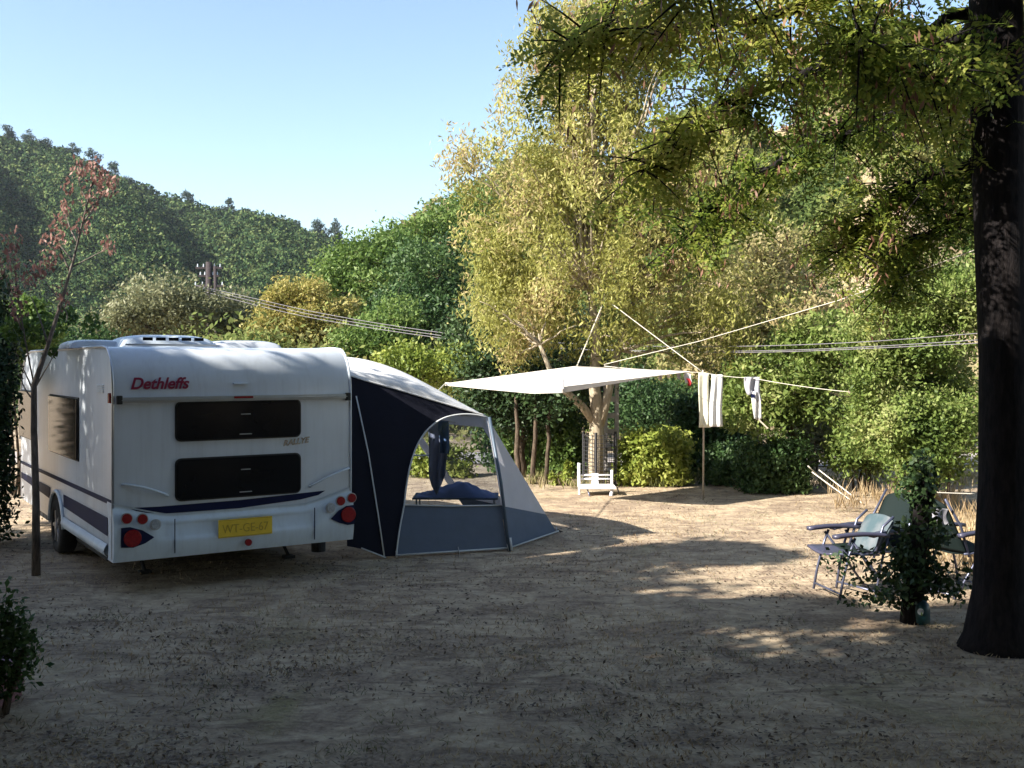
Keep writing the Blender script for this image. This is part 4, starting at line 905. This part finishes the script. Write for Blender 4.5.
# pinnate leaves along the twigs
def pinnate(points, length=.20, pairs=6, leaflet=.054):
    N = len(points); d = nrm(rng.normal(size=(N,3))*A_(1,1,.5)+A_(0,0,-.35)); n = nrm(rng.normal(size=(N,3))*.6+A_(0,0,1)); s = nrm(np.cross(d, n)); n = np.cross(s, d)
    L_ = length*rng.uniform(.6,1.2,N)[:,None]; Q = []
    for k in range(pairs):
        t = (k+.8)/(pairs+.3); c = points+d*L_*t+A_(0,0,-1)*(.28*L_*t*t)
        for sg in (-1, 1):
            ld = nrm(s*sg+d*.45-n*.15+rng.normal(size=(N,3))*.14); lc = c+ld*leaflet*.55; w = nrm(np.cross(ld, n+rng.normal(size=(N,3))*.25))*leaflet*.24
            Q.append(np.stack([lc-ld*leaflet/2, lc+w, lc+ld*leaflet/2, lc-w], 1))
    return np.vstack(Q)
pts = []
for tq in tips:
    for _ in range(7):
        t = rng.uniform(.2, 1); i = min(3, int(t*4)); pts.append(lerp(tq[i], tq[i+1], t*4-i)+rng.normal(size=3)*.02)
pts = np.array(pts); quads(pinnate(pts), 'crown', M['lf_acacia'], bigt)
Q = []
for j in rng.choice(len(tips), 520, replace=False):
    e = tips[j][-1]; n = rng.integers(5, 16); Q.append(leafquads(e+rng.normal(size=(n,3))*A_(.07,.07,.07)+A_(0,0,-.06), .075, .24, 1.8))
quads(np.vstack(Q), 'seed_pods', M['lf_pods'], bigt)

cs = clump_centres([((4.4,9.5,9.4),(4.0,3.8,1.9),1)], 90, .1)
quads(np.vstack([leafquads(*(lambda pu: (pu[0], .2, .5, .3, pu[1], .8))(blob(c, (.85,.85,.5), 260))) for c in cs]), 'skylight_block_crown', M['lf_acacia'], bigt)  # unseen crown added overhead to block skylight from the pitch
# unseen shade trees round the photographer; crowns placed and shaped for their foreground shade
SH = [((-3.7,4.0),(1.2,.9,.9),6.5,'unseen shade tree added with its crown just above the left side of the frame'),  # crown added to shade the stump and the big trunk
      ((-6.6,5.15),(2.2,.25,.3),6.5,'unseen slim tree added to cast a shade streak, just outside the left frame edge'),  # this slim crown and the next are added to throw shade streaks
      ((-7.2,8.0),(1.4,.22,.3),6.8,'unseen slim tree added to cast a shade streak, outside the frame nearest the caravan corner'),
      ((-13.0,4.0),(2.7,2.4,2.2),6.2,'shade tree in line with the caravan roof, left of the frame'),
      ((-9.6,1.6),(2.6,2.3,1.6),5.8,'shade tree second nearest the left frame edge'),
      ((-6.2,.4),(2.5,2.4,2.2),6.4,'shade tree a few steps behind the photographer on the left'),
      ((-11.5,-1.0),(2.8,2.6,2.6),7.0,'shade tree behind the tall one on the left'),((-6.8,2.0),(2.9,2.1,1.5),6.2,'shade tree left of the photographer, closest to the left frame edge'),
      ((-3.2,1.6),(2.6,2.5,1.8),6.9,'shade tree reaching over the photographer from the left'),
      ((1.2,-1.6),(3.2,3.0,2.0),7.0,'shade tree right behind the photographer'),
      ((5.6,-.5),(3.0,3.0,2.2),7.4,'shade tree to the right of the photographer'),
      ((-9.8,-3.5),(3.4,3.2,3.2),6.0,'broad shade tree far behind the photographer on the left'),
      ((-2.0,-7.0),(4.0,3.5,3.4),5.6,'broad shade tree far behind the photographer'),
      ((4.5,-6.5),(4.0,3.5,3.4),5.6,'broad shade tree far behind the photographer on the right'),
      ((-10.2,5.6),(2.5,2.4,2.0),6.2,'tall leafy shade tree left of the photographer nearest the caravan'),
      ((-12.5,1.0),(3.2,3.2,2.2),6.0,'tall leafy shade tree well left of the photographer'),
      ((-7.5,-1.5),(3.0,3.0,2.6),6.0,'leafy shade tree just behind the photographer to the left'),
      ((-4.5,-4.5),(3.2,3.0,2.6),6.6,'leafy shade tree behind the photographer'),
      ((-14.2,8.0),(2.8,2.8,2.8),6.8,'tallest shade tree beyond the left side of the caravan')]
for (x, y), r, z, lb in SH:
    tree('shade_tree', lb, (x,y,0), [((x,y,z), r, 1)]+([((x+.8,y+.5,z-.8), (r[0]*.8,r[1]*.8,r[2]*.7), .6)] if r[1] > .5 else []), 130 if r[1] > .5 else 18, .75 if r[1] > .5 else .42, 300, .21, M['lf_dark'], M['bark_brown'], .22, lo=.15, limbs=24 if r[1] > .5 else 10, group='shade trees round the photographer')

OV = [((7.6,3.2),(3.2,3.2,3.4),5.6,'unseen shade tree added right of the frame beside the big trunk'),((1.4,3.6),(3.0,2.6,1.5),7.6,'unseen tall shade tree added with its crown straight over the photographer'),((9.5,-2.5),(3.4,3.4,3.8),5.6,'unseen shade tree added right of and behind the photographer')]  # unseen crowns added to block sky from the right and overhead
for (x, y), r, z, lb in OV:
    tree('shade_tree', lb, (x+(2.8 if x < 5 else 0), y-(4 if x < 5 else 0),0), [((x,y,z), r, 1)], 90, .75, 240, .22, M['lf_dark'], M['bark_brown'], .2, lo=.15, limbs=20, group='shade trees round the photographer')
WD = [((-24,-14),'far left'),((-15,-16),'left'),((-6,-17),'middle left'),((3,-16),'middle right'),((12,-14),'right'),((19,-9),'far right'),((11,-5),'nearest on the right'),((17,-1),'beside the photographer on the right'),((-20,-6),'beside the photographer on the left'),((-23,3),'outermost on the left')]  # unseen wood added to block the low sky lighting the caravan rear
for (x, y), lb in WD:
    tree('added_woodland_tree', 'unseen big woodland tree added behind the photographer, '+lb, (x,y,0), [((x,y,6.5), (4.6,4.6,5.5), 1)], 90, 1.5, 150, .5, M['lf_dark'], M['bark_brown'], .3, lo=.2, limbs=16, group='unseen woodland trees added behind the photographer')
# ------------------------------------------------------------------ litter and grass on the ground
def gscatter(n, size, m, name, label, cat, flatk=.25, clumpy=False, far=14.5):
    d = 5.6+far*rng.uniform(0, 1, n)**1.5; a = rng.uniform(-.56, .56, n); x = a*d
    if clumpy: k_ = hnoise(x, d, 1.6, 12)+rng.normal(size=n)*.22 > .0; x = x[k_]; d = d[k_]; n = len(x)
    z = ground_z(x, d)+.012; C = np.stack([x,d,z], 1)
    dr = nrm(np.c_[rng.normal(size=(n,2)), rng.normal(size=n)*flatk]); nn = nrm(np.c_[rng.normal(size=(n,2))*.45, np.ones(n)]); s = nrm(np.cross(dr, nn))
    sz = (size*rng.uniform(.4,1.5,n))[:,None]; L_ = dr*sz/2; W = s*sz*.22
    tag(quads(np.stack([C-L_, C+W, C+L_, C-W], 1), name, m), label, cat, None, 'stuff')
gscatter(34000, .034, M['litter'], 'leaf_litter', 'small dry fallen leaves strewn over the ground', 'leaf litter', clumpy=True)
gscatter(26000, .030, M['shade_litter'], 'foreground_shade_litter', 'dark brown fallen leaves strewn to deepen the foreground shade', 'leaf litter', clumpy=True, far=9.0)  # extra dark leaves, added so the shaded foreground reads darker
tp_ = []
for _ in range(420):
    d_ = 5.8+12*rng.uniform()**1.3; x_ = rng.uniform(-.5, .56)*d_
    if hnoise(x_, d_, .9, 77) > .0 and not (x_ < 0 and 9.8 < d_ < 15): tp_.append((x_, d_, float(ground_z(x_, d_))-.01))
tag(quads(tufts(tp_, .045, 20, .9, .0035), 'grass_tufts', M['grass']), 'small half dry grass tufts dotted over the pitch', 'grass tufts', None, 'stuff')
n = 60000; d = 5.6+15*rng.uniform(0,1,n)**1.4; x = rng.uniform(-.56,.56,n)*d; keep = hnoise(x, d, 1.3, 31)+rng.normal(size=n)*.25 > .05; x = x[keep]; d = d[keep]; n = len(x)
b = np.stack([x,d,ground_z(x,d)-.004],1); h = rng.uniform(.015,.05,n); tip = b+np.c_[rng.normal(size=(n,2))*h[:,None]*.8, h]; s = nrm(np.c_[rng.normal(size=(n,2)), np.zeros(n)])*.004; md = lerp(b, tip, .5)
tag(quads(np.stack([b-s, md-s, tip, md+s],1), 'dry_grass', M['straw']), 'short dry grass blades over the pitch', 'grass', None, 'stuff')

#@@LIGHT
mb = MB(); mb.box((0, 300, 79.), (1810, 1210, 160.2)); hm = bpy.data.materials.new('haze'); hm.use_nodes = True; hn = hm.node_tree; hn.nodes.remove(hn.nodes['Principled BSDF'])
pv = hn.nodes.new('ShaderNodeVolumePrincipled'); pv.inputs['Color'].default_value = (.80,.88,1,1); pv.inputs['Density'].default_value = .00011; pv.inputs['Anisotropy'].default_value = .2
hn.links.new(pv.outputs[0], hn.nodes['Material Output'].inputs['Volume']); hz = build(mb, 'haze', hm); tag(hz, 'thin pale valley haze in front of the far hillside', 'haze', None, 'stuff')

# ------------------------------------------------------------------ light, sky, camera
EL = math.radians(33); S = Vector((-.90, -.43, 0)).normalized()*math.cos(EL); S.z = math.sin(EL)
w = bpy.data.worlds.new('World'); SC.world = w; w.use_nodes = True; nt = w.node_tree
sky = nt.nodes.new('ShaderNodeTexSky'); sky.sky_type = 'NISHITA'; sky.sun_disc = False; sky.sun_elevation = EL
sky.sun_rotation = math.atan2(S.x, S.y); sky.air_density = 1.0; sky.dust_density = .6; sky.ozone_density = 1.0
bg = nt.nodes['Background']; nt.links.new(sky.outputs[0], bg.inputs['Color']); bg.inputs['Strength'].default_value = .09
sl = bpy.data.lights.new('sun', 'SUN'); sl.energy = 5.0; sl.angle = math.radians(.5); sl.color = (1,.93,.82)
so = bpy.data.objects.new('sun', sl); COL.objects.link(so); so.rotation_euler = S.to_track_quat('Z', 'Y').to_euler(); so.location = S*50
cd = bpy.data.cameras.new('camera'); cd.lens = 36*F/1024; cd.sensor_width = 36; cd.shift_y = -(384-HZ)/1024; cd.clip_start = .05; cd.clip_end = 6000
co = bpy.data.objects.new('camera', cd); COL.objects.link(co); co.location = (0,0,CH); co.rotation_euler = (math.radians(90),0,0); SC.camera = co
SC.view_settings.view_transform = 'Standard'; SC.view_settings.look = 'None'; SC.view_settings.gamma = 1; SC.view_settings.exposure = 1.62; SC.view_settings.use_curve_mapping = False
SC.cycles.max_bounces = 6; SC.cycles.diffuse_bounces = 3; SC.cycles.transparent_max_bounces = 12; SC.cycles.use_denoising = True
